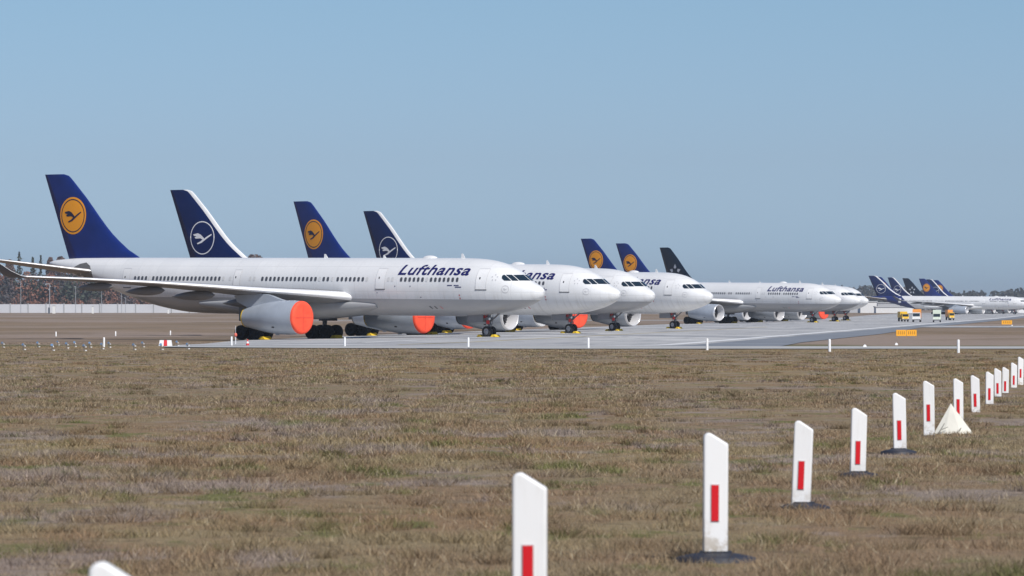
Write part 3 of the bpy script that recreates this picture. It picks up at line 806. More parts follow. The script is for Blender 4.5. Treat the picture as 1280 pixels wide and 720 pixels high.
# grass blades ---------------------------------------------------------
def blades():
    zones = [(19, 40, 1500, 1.0), (40, 80, 560, .95), (80, 160, 130, .9), (160, 300, 32, .8), (300, 440, 18, .9)]
    P0 = []; Hh = []; Ww = []
    for d0, d1, dens, hs in zones:
        wmax = .125 * d1 + 1.6; n = int(dens * (d1 - d0) * 2 * wmax)
        d = rng.uniform(d0, d1, n); x = rng.uniform(-wmax, wmax, n)
        keep = np.abs(x) < .125 * d + 1.6
        if d0 >= 300: keep &= (x < -27 + 3 * np.sin(d * .3))
        d = d[keep]; x = x[keep]
        cell = .32 * np.maximum(1, d / 40)
        c = (np.floor(x / cell + np.sin(d * 1.3)) * 12.9898 + np.floor(d / cell * .8 + np.sin(x * 2.1)) * 78.233)
        r = np.modf(np.abs(np.sin(c) * 43758.5453))[0]
        h = rng.uniform(.012, .040, len(d)) * hs * (.5 + 1.7 * r ** 3)
        P0.append(np.stack([x, d], 1)); Hh.append(h); Ww.append(.0038 * np.maximum(1, d / 24) * rng.uniform(.7, 1.3, len(d)))
    # taller tussocks
    nt_ = 900; td = 20 + 230 * rng.random(nt_) ** 1.5; tx = rng.uniform(-1, 1, nt_) * (.125 * td + 1)
    k = 90; rad = .05 + .12 * rng.random(nt_); ang = rng.uniform(0, 2 * PI, (nt_, k)); rr = np.sqrt(rng.random((nt_, k))) * rad[:, None] * np.maximum(1, td / 60)[:, None]
    ax = (tx[:, None] + rr * np.cos(ang) * 1.3).ravel(); ad = (td[:, None] + rr * np.sin(ang)).ravel()
    P0.append(np.stack([ax, ad], 1)); Hh.append(rng.uniform(.03, .085, nt_ * k)); Ww.append(.0036 * np.maximum(1, ad / 24))
    ntus = nt_ * k
    P0 = np.concatenate(P0); h = np.concatenate(Hh); w = np.concatenate(Ww); n = len(P0)
    x, d = P0[:, 0], P0[:, 1]
    z = CZ - (1.15 + .005 * np.minimum(d, 330)) - .03
    for i_ in np.nonzero(d > 300)[0]: z[i_] = G(x[i_], d[i_]) - .03
    th = rng.uniform(0, 2 * PI, n); lean = rng.uniform(.3, 2.6, n); ld = rng.uniform(0, 2 * PI, n)
    V = np.empty((n, 3, 3), np.float32)
    V[:, 0] = np.stack([x - w * np.cos(th), d - w * np.sin(th), z], 1)
    V[:, 1] = np.stack([x + w * np.cos(th), d + w * np.sin(th), z], 1)
    V[:, 2] = np.stack([x + h * lean * np.cos(ld), d + h * lean * np.sin(ld), z + .03 + h], 1)
    me = bpy.data.meshes.new('grass'); me.vertices.add(3 * n); me.vertices.foreach_set('co', V.reshape(-1))
    me.loops.add(3 * n); me.loops.foreach_set('vertex_index', np.arange(3 * n, dtype=np.int32))
    me.polygons.add(n); me.polygons.foreach_set('loop_start', np.arange(0, 3 * n, 3, dtype=np.int32))
    me.polygons.foreach_set('loop_total', np.full(n, 3, np.int32))
    at = me.attributes.new('rnd', 'FLOAT', 'POINT'); rv = rng.random(n).astype(np.float32); rv[-ntus:] = rv[-ntus:] * .45; at.data.foreach_set('value', np.repeat(rv, 3))
    me.materials.append(blade_material()); me.update(); me.validate()
    o = link('grass', me); o['kind'] = 'stuff'; o['label'] = 'short dry brown and olive grass covering the airfield'
    return n
print('blades', blades())

# ------------------------------------------------------------------ white delineator posts
POSTW = mat('white_plastic', (.80, .80, .80), .45, var=.03, vscale=6)
REFL = mat('red_reflector', (.62, .012, .02), .25)
RUB = mat('rubber_foot', (.025, .028, .042), .6, var=.2, vscale=9)
def post_material():
    m = bpy.data.materials.new('weathered_white_plastic'); m.use_nodes = True; nt = m.node_tree; b = nt.nodes['Principled BSDF']
    tc = nd(nt, 'ShaderNodeTexCoord'); sp = nd(nt, 'ShaderNodeSeparateXYZ'); nt.links.new(tc.outputs['Object'], sp.inputs[0])
    oi = nd(nt, 'ShaderNodeObjectInfo'); off = nd(nt, 'ShaderNodeVectorMath', operation='ADD'); nt.links.new(tc.outputs['Object'], off.inputs[0])
    k3 = nd(nt, 'ShaderNodeVectorMath', operation='SCALE'); k3.inputs[3].default_value = 40; cx = nd(nt, 'ShaderNodeCombineXYZ')
    nt.links.new(oi.outputs['Random'], cx.inputs[0]); nt.links.new(cx.outputs[0], k3.inputs[0]); nt.links.new(k3.outputs[0], off.inputs[1])
    n1 = noise(nt, off.outputs[0], 14, 6, .7); n2 = noise(nt, off.outputs[0], 9, 5, .7, 3, 1, .3)
    base = mixc(nt, ramp(nt, n2, .5, .75, 0, .35), (.80, .80, .80), (.62, .60, .56))
    mud = math_node(nt, 'MULTIPLY', ramp(nt, sp.outputs[2], -.38, -.60), ramp(nt, n1, .44, .60, 0, .7))
    nt.links.new(mixc(nt, mud, base, (.36, .29, .20)), b.inputs['Base Color']); b.inputs['Roughness'].default_value = .5
    return m
POSTM = post_material()
def post_meshes():
    w, t, H = .0625, .028, .72
    out = []
    def arc(cx, cz, r, a0, a1, n=4): return [(cx + r * math.cos(a0 + (a1 - a0) * k / n), cz + r * math.sin(a0 + (a1 - a0) * k / n)) for k in range(n + 1)]
    # outline seen from the front, highest at the left
    out = [(-w, -.72)] + [(w, -.72)] + [(w, -.075)] + arc(w - .012, -.062, .012, 0, PI * .35, 3) + arc(-w + .028, -.026, .026, PI * .34, PI * .98, 6)
    b = MB(); bm = bmesh.new()
    vs = [bm.verts.new((u, -t, v)) for u, v in out]; f = bm.faces.new(vs)
    r = bmesh.ops.extrude_face_region(bm, geom=[f]); bmesh.ops.translate(bm, vec=(0, 2 * t, 0), verts=[g for g in r['geom'] if isinstance(g, bmesh.types.BMVert)])
    bmesh.ops.bevel(bm, geom=[e for e in bm.edges if abs(e.verts[0].co.y - e.verts[1].co.y) < 1e-5], offset=.011, segments=3, affect='EDGES', profile=.6)
    bmesh.ops.recalc_face_normals(bm, faces=bm.faces)
    body = bpy.data.meshes.new('post_body'); bm.to_mesh(body); bm.free(); body.materials.append(POSTM)
    for p_ in body.polygons: p_.use_smooth = len(p_.vertices) == 4 and p_.area < .02
    b = MB(); b.box((-.004, -t - .003, -.35), (.036, .008, .18), 0); b.box((-.004, -t - .0005, -.35), (.044, .006, .188), 1)
    refl = b.mesh('reflector', [REFL, mat('reflector_rim', (.5, .48, .48), .5)])
    b = MB(); b.lathe([(-.05, .205), (.006, .20), (.018, .15), (.028, .09), (.03, .005)], 'z', n=24); b.box((0, 0, .03), (.16, .09, .016), 0)
    foot = b.mesh('rubber_foot', [RUB])
    return body, refl, foot
PB, PR, PF = post_meshes()
posts = [ # px, scale px/m, tip row, lean deg, foot visible, label
 (147, 580, 702, 0, 1, 'white marker post top poking up at the bottom left corner of the picture'),
 (662, 350, 590.5, 0, 1, 'largest white marker post, its foot cut off by the bottom edge of the picture'),
 (894.5, 250, 541, .2, 1, 'closest whole white marker post, upright, with a wide dark rubber foot'),
 (1005, 194, 526, 2.2, 1, 'white marker post leaning slightly right behind the closest whole post, dark rubber foot'),
 (1074, 159, 510, 1.4, 1, 'white marker post with broad bluish foot, right of the leaning one'),
 (1123.5, 133, 491, -1.2, 1, 'white marker post tilted slightly left, thin dark foot, fourth whole post from front'),
 (1160.5, 114, 476, -.8, 0, 'white marker post immediately left of the pale pyramid marker'),
 (1197.5, 100, 473, -.5, 0, 'white marker post partly hidden behind the pale pyramid marker'),
 (1218.5, 89, 469, -1.5, 0, 'white marker post standing first to the right of the pale pyramid marker'),
 (1237, 80, 464.6, .3, 0, 'second white marker post to the right of the pale pyramid marker'),
 (1247, 71.7, 460.3, -.5, 0, 'third white marker post right of the pale pyramid, almost touching its neighbour'),
 (1257, 67.8, 458.9, .8, 0, 'fourth white marker post right of the pale pyramid marker'),
 (1267.5, 62, 453.4, .5, 0, 'white marker post last but one before the right edge of the picture'),
 (1276, 59, 446, 1.0, 0, 'farthest white marker post, cut by the right edge of the picture')]
for px, s, ty, lean, fv, lab in posts:
    D = F / s; X = (px - 640) / s; zt = CZ - (ty - HZ) / s; g = G(X, D)
    r = thing('marker_post', lab, 'marker post', (X, D, g), 0, 'white marker posts with red reflectors in a line')
    b_ = link('post', PB, r, (0, 0, zt - g)); b_.rotation_euler = (0, math.radians(lean), math.radians(random.uniform(-6, 6)))
    link('reflector', PR, b_)
    ft = link('rubber_foot', PF, r, (0, 0, .012 if fv else -.03)); ft.scale = (1.0, .9, 1) if D < 26 else (.84, .84, 1)
    # move the body so that the lean pivots at the tip
# pyramid marker
def pyramid():
    b = MB()
    base = [(-.225, -.10, -.02), (-.10, -.155, -.022), (.085, -.165, -.022), (.115, -.13, -.01), (.235, -.05, .0), (.10, .22, -.03), (-.15, .2, -.03)]
    apex = (-.012, .02, .338)
    for i in range(len(base)):
        p, q = base[i], base[(i + 1) % len(base)]
        b.add([p, q, apex], [(0, 1, 2)], 0, False)
    b.add([(.085, -.165, -.022), (.115, -.13, -.01), (.10, -.19, .0)], [(0, 1, 2)], 0)
    return b.mesh('canvas', [mat('cream_canvas', (.66, .64, .57), .8, var=.06, vscale=7)])
D = 52.0; X = (1190 - 640) * D / F
r = thing('pyramid_marker', 'cream pyramid shaped marker lying in the grass between two white posts', 'marker', (X, D, G(X, D)))
link('canvas', pyramid(), r)
b = MB(); b.tube((.0, -.15, -.01), (.06, -.17, .10), .008, .004, 6); b.tube((.03, -.16, .03), (.10, -.17, .06), .006, .003, 6); b.tube((.22, -.13, 0), (.25, -.14, .05), .012, .004, 6)
o = link('tie_string', b.mesh('tie_string', [mat('string', (.35, .34, .3), .8)]), r, (-.16, 0, .02))

# ------------------------------------------------------------------ edge posts
def edge_post_mesh():
    b = MB(); b.lathe([(-.1, .075), (.66, .07), (.70, .055), (.71, .01)], 'z', n=12, mi=0); b.lathe([(.50, .073), (.56, .073)], 'z', n=12, mi=1)
    return b.mesh('edge_post', [POSTW, PALE])
EP = edge_post_mesh()
ords = ['first', 'second', 'third', 'fourth', 'fifth', 'sixth', 'seventh', 'eighth', 'ninth', 'tenth', 'eleventh', 'twelfth', 'thirteenth', 'fourteenth', 'fifteenth', 'sixteenth', 'seventeenth', 'eighteenth', 'nineteenth', 'twentieth']
pp = [(130, 434), (289.5, 432.5), (431, 434), (585.5, 434.5), (735.5, 436), (884, 438), (1037, 440), (1198, 441.5)]
elab = ['short white edge post in the grass left of the red and white block', 'short white edge post in front of the left main wheels of the nearest airliner', 'short white edge post below the second wheel cluster, right of the big orange cover',
        'short white edge post below the nose wheel of the nearest airliner', 'short white edge post below the second airliner nose wheel, in mid picture', 'short white edge post near the start of the long white runway line',
        'short white edge post beside the tip of the grass island', 'short white edge post at the right, below the yellow signs']
for (x, y), lb in zip(pp, elab):
    X, D = unproj(x, y); tag(link('edge_post', EP, None, (X, D, G(X, D))), lb, 'post', 'short white posts along the pavement edge')
bm_ = MB(); bm_.lathe([(0, .08), (.52, .07), (.55, .02)], 'z', n=10); FP = bm_.mesh('far_edge_post', [POSTW])
for i, (x, y) in enumerate([(-2, 420.5), (70, 420.5), (144.5, 420), (213, 419)]):
    X, D = unproj(x, y); tag(link('edge_post', FP, None, (X, D, G(X, D))), '%s small white post from the left in the brown grass behind the lamps' % ords[i], 'post', 'small white posts far in the grass')

# red/white block
X, D = unproj(207, 432.5)
b = MB()
for x0, x1, mi in ((-.50, -.14, 0), (-.14, .14, 1), (.14, .50, 0)):
    tap = lambda x: x * .86
    V = [(x0, -.2, 0), (x1, -.2, 0), (x1, .2, 0), (x0, .2, 0), (tap(x0), -.12, .44), (tap(x1), -.12, .44), (tap(x1), .12, .44), (tap(x0), .12, .44)]
    b.add(V, [(0, 1, 5, 4), (2, 3, 7, 6), (4, 5, 6, 7), (0, 4, 7, 3), (1, 2, 6, 5)], mi)
tag(link('barrier_block', b.mesh('barrier_block', [POSTW, mat('barrier_red', (.65, .02, .03), .5)]), None, (X, D, G(X, D))), 'low red and white barrier block lying in the grass at left', 'barrier')

# ground lamps (approach lights)
def lamp_parts():
    b = MB(); b.tube((0, 0, -.05), (0, 0, .26), .02); b.box((.12, .02, .06), (.09, .08, .06), 1, .5); st = b.mesh('stem', [GEARM, POSTW])
    b = MB(); d = Vector((-.45, -.75, .5)).normalized(); c = Vector((0, 0, .33))
    b.tube(c - d * .10, c + d * .05, .05, .085, 12, 0); b.tube(c + d * .05, c + d * .06, .075, .075, 12, 1)
    b.box((.10, .05, .26), (.06, .06, .06), 2)
    hd = b.mesh('lamp_head', [mat('lamp_shell', (.35, .38, .42), .4, metal=.4), mat('lamp_lens', (.16, .27, .45), .08, spec=1.0), POSTW])
    return st, hd
LS, LH_ = lamp_parts()
lamps = [(3, 435), (29, 438), (47, 434.5), (65, 439), (72, 432), (83, 436), (93, 434), (105, 439.5), (112, 435), (127, 437), (136, 435), (167, 438), (178, 434.5), (201, 438), (234, 437), (221, 433)]
for i, (x, y) in enumerate(lamps):
    X, D = unproj(x, y)
    r = thing('ground_lamp', '%s small blue tinted lamp from the left on a short stem in the grass' % ords[i], 'lamp', (X, D, G(X, D)), random.uniform(-.5, .5), 'small ground lamps in the grass at left')
    link('stem', LS, r); link('lamp_head', LH_, r)
# warning lamp beside the near wheels
X, D = unproj(294.5, 431)
r = thing('warning_lamp', 'thin pole with a red and white warning lamp beside the left main wheels', 'lamp', (X, D, G(X, D)))
b = MB(); b.tube((0, 0, 0), (0, 0, .65), .03); b.tube((0, 0, .9), (0, 0, 1.5), .012); link('pole', b.mesh('pole', [PALE]), r)
b = MB(); b.lathe([(.65, .08), (.7, .12), (.85, .12), (.93, .05)], 'z', n=12); link('lamp_head', b.mesh('lamp_head', [mat('warning_red', (.7, .15, .1), .4)]), r)
for (x, y, m_, lb) in ((293, 430.5, 0, 'a'), ):
    pass
# cones between near wheels
def cone_mesh(c1, c2):
    b = MB(); b.box((0, 0, .02), (.34, .34, .04), 1)
    b.lathe([(.04, .13), (.2, .10)], 'z', n=14, mi=0); b.lathe([(.2, .10), (.34, .065)], 'z', n=14, mi=1); b.lathe([(.34, .065), (.48, .03), (.5, .005)], 'z', n=14, mi=0)
    return b.mesh('traffic_cone', [c1, c2])
X, D = unproj(309.5, 432.5)
tag(link('traffic_cone', cone_mesh(REDP, POSTW), None, (X, D, G(X, D))), 'small red and white cone on the ground before the left main wheels', 'cone')

# wheel chocks ------------------------------------------------------------
def chock_mesh(k=1.0):
    b = MB(); w, h, l = .55 * k, .30 * k, .42 * k
    b.add([(-l, -w, 0), (l, -w, 0), (l * .35, -w, h), (-l * .35, -w, h), (-l, w, 0), (l, w, 0), (l * .35, w, h), (-l * .35, w, h)],
          [(3, 2, 1, 0), (4, 5, 6, 7), (0, 1, 5, 4), (1, 2, 6, 5), (2, 3, 7, 6), (3, 0, 4, 7)])
    return b.mesh('wheel_chock', [YELLOW])
CH = chock_mesh(); CHS = chock_mesh(.75)
pn = {1: 'nearest airliner', 2: 'second airliner', 3: 'third airliner', 4: 'fourth airliner', 5: 'airliner showing its whole name', 6: 'airliner behind the one with its whole name', 7: 'black tailed airliner'}
from mathutils import Matrix
def local_to_world(k, x, y):
    o = P[k]; a = o.rotation_euler.z; return o.location.x + x * math.cos(a) - y * math.sin(a), o.location.y + x * math.sin(a) + y * math.cos(a)
for k in P:
    X, D = local_to_world(k, -6.67 + .85, -.1)
    tag(link('wheel_chock', CHS, None, (X, D, G(X, D) + .07), P[k].rotation_euler.z), 'yellow wheel chock, front of nose wheels, ' + pn[k], 'wheel chock', 'yellow wheel chocks')
    X, D = local_to_world(k, -6.67 - .85, -.1)
    tag(link('wheel_chock', CHS, None, (X, D, G(X, D) + .07), P[k].rotation_euler.z), 'yellow wheel chock, behind nose wheels, ' + pn[k], 'wheel chock', 'yellow wheel chocks')
    X, D = local_to_world(k, -32.05 + 1.95, -5.9)
    tag(link('wheel_chock', CH, None, (X, D, G(X, D) + .07), P[k].rotation_euler.z), 'yellow wheel chock, near main wheels, ' + pn[k], 'wheel chock', 'yellow wheel chocks')
    X, D = local_to_world(k, -32.05 + 1.95, 5.0)
    tag(link('wheel_chock', CH, None, (X, D, G(X, D) + .07), P[k].rotation_euler.z), 'yellow wheel chock, far main wheels, ' + pn[k], 'wheel chock', 'yellow wheel chocks')

# ------------------------------------------------------------------ airfield signs
SIGNY = mat('sign_yellow', (.90, .42, .02), .5)
def sign(px, base, w_px, h_px, panels, label):
    X, D = unproj(px, base); s = F / D; w = w_px / s; h = h_px / s
    r = thing('airfield_sign', label, 'sign', (X, D, G(X, D)), 0, 'yellow airfield signs')
    for k in range(panels):
        cx = (k - (panels - 1) / 2) * w / panels; pw = w / panels * .96
        b = MB(); b.box((cx, 0, .22 + h * .5), (pw, .16, h), 0); p_ = link('panel', b.mesh('panel', [SIGNY]), r)
        b = MB()
        for q in range(4):
            b.box((cx - pw * .30 + q * pw * .2, -.084, .22 + h * .52), (pw * .07, .006, h * .5), 0)
        link('lettering', b.mesh('lettering', [mat('sign_ink', (.35, .15, .02), .6)]), p_)
    for k in range(panels + 1):
        cx = (k - panels / 2) * w / panels * .9
        b = MB(); b.tube((cx, 0, -.05), (cx, 0, .24), .03); link('leg', b.mesh('leg', [mat('sign_leg', (.5, .3, .1), .5)]), r)
sign(1133, 422.5, 26, 7.6, 2, 'yellow double panel airfield sign standing in the grass island')
sign(1258.5, 407, 13.5, 5.0, 1, 'small yellow single panel airfield sign at the far right')
for (x, y, lb) in ((1120.5, 431.5, 'small white box light in the grass before the double yellow sign'), (1081, 434.5, 'tiny white box light on the path edge left of the double sign'), (1265, 407.5, 'tiny white box light right under the single yellow sign')):
    X, D = unproj(x, y); b = MB(); b.box((0, 0, .09), (.26, .26, .16), 0, taper=.7); b.tube((0, 0, .16), (0, 0, .22), .05, .04)
    tag(link('edge_light', b.mesh('edge_light', [POSTW]), None, (X, D, G(X, D))), lb, 'light')

# ------------------------------------------------------------------ service vehicles
def truck(px, base, w_px, h_px, c_cab, c_box, label, rz=0.25, low=False):
    X, D = unproj(px, base); s = F / D; w = w_px / s; h = h_px / s
    r = thing('service_truck', label, 'truck', (X, D, G(X, D) + .06), rz, 'service trucks by the far airliners')
    ln = 5.2; cabh = h * (.74 if not low else .8)
    b = MB(); b.box((0, 1.0, .75 + (cabh - .75) / 2), (w * .96, 1.9, cabh - .75), 0, taper=.93); b.box((0, .9, .62), (w, 2.1, .36), 0); cab = link('cab', b.mesh('cab', [c_cab]), r)
    b = MB(); b.box((0, .045, .75 + (cabh - .75) * .62), (w * .82, .05, (cabh - .75) * .5), 0); link('windscreen', b.mesh('windscreen', [GLASS]), cab)
    b = MB(); b.box((0, 3.8, .85 + (h - .85) / 2), (w, 3.2, h - .85), 0); b.box((0, 3.8, .72), (w * .7, 3.4, .25), 1); link('load_box', b.mesh('load_box', [c_box, GEARM]), r)
    b = MB(); b.box((0, -.1, .48), (w * .98, .18, .22), 0); link('bumper', b.mesh('bumper', [GEARM]), r)
    for sx_ in (-1, 1):
        b = MB(); b.tube((sx_ * w * .36, -.12, .72), (sx_ * w * .36, -.16, .72), .1, .1); link('headlight', b.mesh('headlight', [PALE]), cab)
        for yy in (.9, 4.4):
            o = link('wheel', cached('tw', lambda: wheel_mesh(.45, .28)), r, (sx_ * w * .42, yy, .42)); o.rotation_euler = (0, 0, PI / 2)
TW = mat('truck_white', (.75, .75, .73), .4); TY = mat('truck_yellow', (.75, .47, .03), .45); TG = mat('truck_pale_green', (.62, .68, .58), .5); TO = mat('truck_orange', (.8, .32, .06), .5)
truck(1132, 402.3, 9, 12.5, TY, TY, 'yellow service truck, leftmost of the trucks under the far airliners', .1, True)
truck(1145.5, 402.8, 10.5, 16, TW, TO, 'tall white service truck with orange load beside the yellow one', -.12)
truck(1171, 403.2, 10, 15.5, TG, TG, 'pale service truck standing alone right of the tall white truck', -.1)
truck(1190, 400.5, 6.5, 13, TY, TO, 'small orange and yellow service truck by the engine of the rightmost airliner', .1)

# ------------------------------------------------------------------ far fence wall, poles, boxes
WALLM = mat('grey_noise_wall', (.56, .57, .60), .8, var=.08, vscale=.05)
def zf(X, D): return G(X, D)
D = 2590.0
b = MB(); x0, x1 = -420.0, 40.0; n = 46
for i in range(n):
    a = x0 + (x1 - x0) * i / n; c = a + (x1 - x0) / n * .985
    b.box(((a + c) / 2, D, zf(a, D) + 2.35), (c - a, .3, 5.0 + .12 * math.sin(i * 1.7)), 0)
pa = thing('noise_wall', 'long pale grey wall in front of the bare wood at left', 'wall', (x0, D, zf(x0, D)))
o = link('wall_panels', b.mesh('wall_panels', [WALLM]), pa, (-x0, -D, -zf(x0, D)))
b = MB()
for i in range(n + 1):
    a = x0 + (x1 - x0) * i / n; b.box((a, D - .25, zf(a, D) + 2.6), (.5, .4, 5.5), 0)
link('wall_posts', b.mesh('wall_posts', [mat('wall_post', (.36, .37, .38), .8)]), pa, (-x0, -D, -zf(x0, D)))
POLEM = mat('galvanised_pole', (.42, .43, .45), .5, metal=.3)
def pole(px, top, label, heads=False, D=2500.0):
    X = (px - 640) * D / F; s = F / D; h = (391 - top) / s
    r = thing('lamp_pole', label, 'lamp pole', (X, D, G(X, D)), 0, 'thin poles in front of the wood')
    b = MB(); b.tube((0, 0, 0), (0, 0, h), .24 if heads else .17, .16 if heads else .11, 8); link('pole', b.mesh('pole', [POLEM]), r)
    b = MB()
    if heads:
        b.box((-1.0, 0, h), (2.6, .3, .35), 0); b.box((-2.0, 0, h - .3), (.7, .5, .5), 0); b.box((.3, 0, h - 1.3), (.7, .4, .6), 0); b.box((-.4, 0, h - 3), (.5, .4, .8), 0)
    else: b.box((-.3, 0, h + .05), (1.0, .25, .2), 0)
    link('lamp_head', b.mesh('lamp_head', [POLEM]), r)
pole(26, 352, 'thin pole, leftmost in front of the wood'); pole(62, 354.5, 'thicker pole with lamp heads, left of the white cabinet', True)
pole(94.5, 358, 'thin pole between the two white cabinets'); pole(127, 361, 'thin pole right of the second white cabinet'); pole(152, 366, 'thin pole under the tail of the nearest airliner, left one'); pole(157, 372, 'thin short pole under the tail of the nearest airliner, right one')
def cabinet(px, top, base, w_px, m_, label, D=2300.0):
    X = (px - 640) * D / F; s = F / D; w = w_px / s; g = G(X, D); h = (base - top) / s + .3
    r = thing('cabinet', label, 'cabinet', (X, D, g)); b = MB(); b.box((0, 0, h / 2), (w, w * .8, h), 0); link('body', b.mesh('body', [m_]), r)
    b = MB(); b.box((0, 0, h + .12), (w * 1.12, w * .9, .2), 0); link('roof', b.mesh('roof', [mat('cabinet_roof', (.3, .3, .32), .6)]), r)
cabinet(67.5, 383.5, 392, 3.6, TW, 'white cabinet by the foot of the pole with lamp heads'); cabinet(61.2, 385.5, 392, 2.0, mat('dark_box', (.06, .08, .11), .6), 'dark narrow cabinet left of the white cabinet')
cabinet(116, 384.5, 392, 2.3, TW, 'smaller white cabinet with a dark top at left, near the grey wall')
cabinet(210.5, 389.5, 394, 2.0, TW, 'tiny white cabinet just under the belly of the nearest airliner')

# far buildings at right
def hall(px0, px1, top, D, depth, wallm, roofm, label, windows=0):
    s = F / D; X0, X1 = (px0 - 640) / s, (px1 - 640) / s; g = G(X0, D); h = (HZ - top) / s + CZ - g; w = X1 - X0; cx = (X0 + X1) / 2
    r = thing('hall', label, 'building', (cx, D, g), 0)
    b = MB(); b.box((0, depth / 2, h / 2), (w, depth, h), 0); link('wall', b.mesh('wall', [wallm]), r)
    b = MB(); b.box((0, depth / 2, h + .25), (w + .8, depth + .8, .5), 0); link('roof', b.mesh('roof', [roofm]), r)
    for k in range(windows):
        b = MB(); b.box((-w / 2 + (k + .5) * w / windows, -.06, h * .55), (w / windows * .55, .12, h * .22), 0); link('window', b.mesh('window', [mat('far_glass', (.15, .18, .22), .2)]), r)
HW = mat('hall_white', (.70, .70, .70), .7, var=.05, vscale=.1); HG = mat('hall_grey', (.42, .43, .45), .7, var=.08, vscale=.1); HR = mat('hall_roof', (.45, .46, .48), .7)
hall(1075.5, 1096, 377.5, 2560, 20, HW, HR, 'white block shaped hall behind the nose of the black tailed airliner', 0)
hall(1062, 1082, 379.5, 2640, 20, HG, HR, 'grey hall partly hidden behind the row of noses', 3)
hall(1095, 1142, 384.0, 2500, 14, HW, HR, 'long low white hall under the rear of the leftmost far airliner', 0)
hall(1097, 1125, 379, 2750, 18, HG, HR, 'low grey hall behind the long low white hall', 0)
hall(1262, 1300, 382.5, 2600, 18, HW, HR, 'low white hall at the right edge under the last airliner nose', 5)

# ------------------------------------------------------------------ woods
def wood_mesh(name, x0, x1, d0, d1, count, hmin, hmax, leaf, mats, seedv, envelope=None, faces=130):
    r = np.random.default_rng(seedv); V = []; Fc = []; Mi = []
    def quad(c, sz, mi):
        a = r.normal(size=3); a /= np.linalg.norm(a); bb = np.cross(a, r.normal(size=3)); bb /= np.linalg.norm(bb)
        k = len(V)
        for u, w in ((-1, -.6), (1, -.5), (.9, .7), (-.8, .6)): V.append(tuple(c + (a * u + bb * w) * sz * r.uniform(.6, 1.2)))
        Fc.append((k, k + 1, k + 2, k + 3)); Mi.append(mi)
    for t in range(count):
        x = r.uniform(x0, x1); d = r.uniform(d0, d1); g = G(x, d); h = r.uniform(hmin, hmax)
        if envelope: h *= envelope(x)
        mi = int(r.choice(len(mats) - 1, p=None)) + 1; w = h * r.uniform(.22, .36)
        k = len(V)    # trunk
        for zz, rr in ((0, .35), (h * .8, .08)):
            for q in range(4): V.append((x + rr * math.cos(q * PI / 2), d + rr * math.sin(q * PI / 2), g + zz))
        for q in range(4): Fc.append((k + q, k + (q + 1) % 4, k + 4 + (q + 1) % 4, k + 4 + q)); Mi.append(0)
        for q in range(faces):
            t_ = r.uniform(.12, 1); rad = w * math.sin(PI * min(.97, t_ * .86 + .1)) ** .8 * math.sqrt(r.uniform(0, 1)); a = r.uniform(0, 2 * PI)
            quad(np.array([x + rad * math.cos(a), d + rad * math.sin(a), g + h * t_]), leaf * r.uniform(.5, 1.3) * (1.1 - .5 * t_), mi)
    me = bpy.data.meshes.new(name); me.from_pydata(V, [], Fc)
    for m_ in mats: me.materials.append(m_)
    me.polygons.foreach_set('material_index', Mi); me.update(); return me
BK = mat('bark', (.10, .085, .075), .9)
WM = [BK, mat('bare_twigs_brown', (.135, .082, .066), .9), mat('bare_twigs_red', (.215, .095, .062), .9), mat('bare_twigs_grey', (.120, .095, .098), .9), mat('bare_twigs_dark', (.060, .058, .058), .9), mat('evergreen', (.050, .062, .045), .9)]
o = link('wood', wood_mesh('wood', -345, -60, 2625, 2720, 330, 13, 25, 1.05, WM[:5] + [WM[2], WM[5]], 5, faces=230)); o['kind'] = 'stuff'; o['label'] = 'bare reddish brown wood behind the grey wall'
o = link('undergrowth', wood_mesh('undergrowth', -345, -60, 2604, 2622, 200, 4, 10, .8, WM[:4], 6, faces=90)); o['kind'] = 'stuff'; o['label'] = 'low reddish scrub along the edge of the bare wood'
WF = [BK, mat('far_wood_a', (.045, .045, .042), .9), mat('far_wood_b', (.060, .055, .050), .9), mat('far_wood_c', (.035, .042, .035), .9)]
env = lambda x: 1 + .10 * math.sin(x * .021 + 1) + .12 * math.exp(-((x - 395) / 45) ** 2) + .10 * math.exp(-((x - 560) / 20) ** 2)
o = link('far_wood', wood_mesh('far_wood', 120, 720, 4900, 5100, 420, 17, 23.5, 2.6, WF, 9, env, faces=60)); o['kind'] = 'stuff'; o['label'] = 'dark bluish line of far trees along the right horizon'
def conifer(px, top, D, w, label, kind='pine_tree', round_=False):
    X = (px - 640) * D / F; g = G(X, D); h = (HZ - top) * D / F + CZ - g
    r_ = np.random.default_rng(int(px * 7)); rt = thing(kind, label, 'tree', (X, D, g), 0, 'trees standing above the wood at left')
    b = MB(); b.tube((0, 0, 0), (0, 0, h * .97), .45, .06, 7)
    for k in range(10):
        a = r_.uniform(0, 2 * PI); zz = h * r_.uniform(.45, .9); b.tube((0, 0, zz), (w * .6 * math.cos(a), w * .6 * math.sin(a), zz + .5), .08, .03, 5)
    link('trunk', b.mesh('trunk', [BK]), rt)
    b = MB()
    for q in range(430 if not round_ else 1600):
        t_ = r_.uniform(.30, 1) if not round_ else r_.uniform(.45, 1)
        layer = .6 + .4 * math.sin(t_ * 31 + px)
        rad = (w * (1.04 - t_) * 1.5 * layer if not round_ else w * math.sin(PI * min(1, (t_ - .42) / .6)) ** .6) * math.sqrt(r_.uniform(.05, 1)); a = r_.uniform(0, 2 * PI)
        c = np.array([rad * math.cos(a), rad * math.sin(a), h * t_]); n1 = r_.normal(size=3); n1 /= np.linalg.norm(n1); n2 = np.cross(n1, r_.normal(size=3)); n2 /= np.linalg.norm(n2); s_ = r_.uniform(.3, .75)
        b.add([tuple(c + n1 * s_), tuple(c + n2 * s_), tuple(c - n1 * s_), tuple(c - n2 * s_ * .6)], [(0, 1, 2, 3)], 0)
    link('crown', b.mesh('crown', [WM[5] if not round_ else WM[1]]), rt)
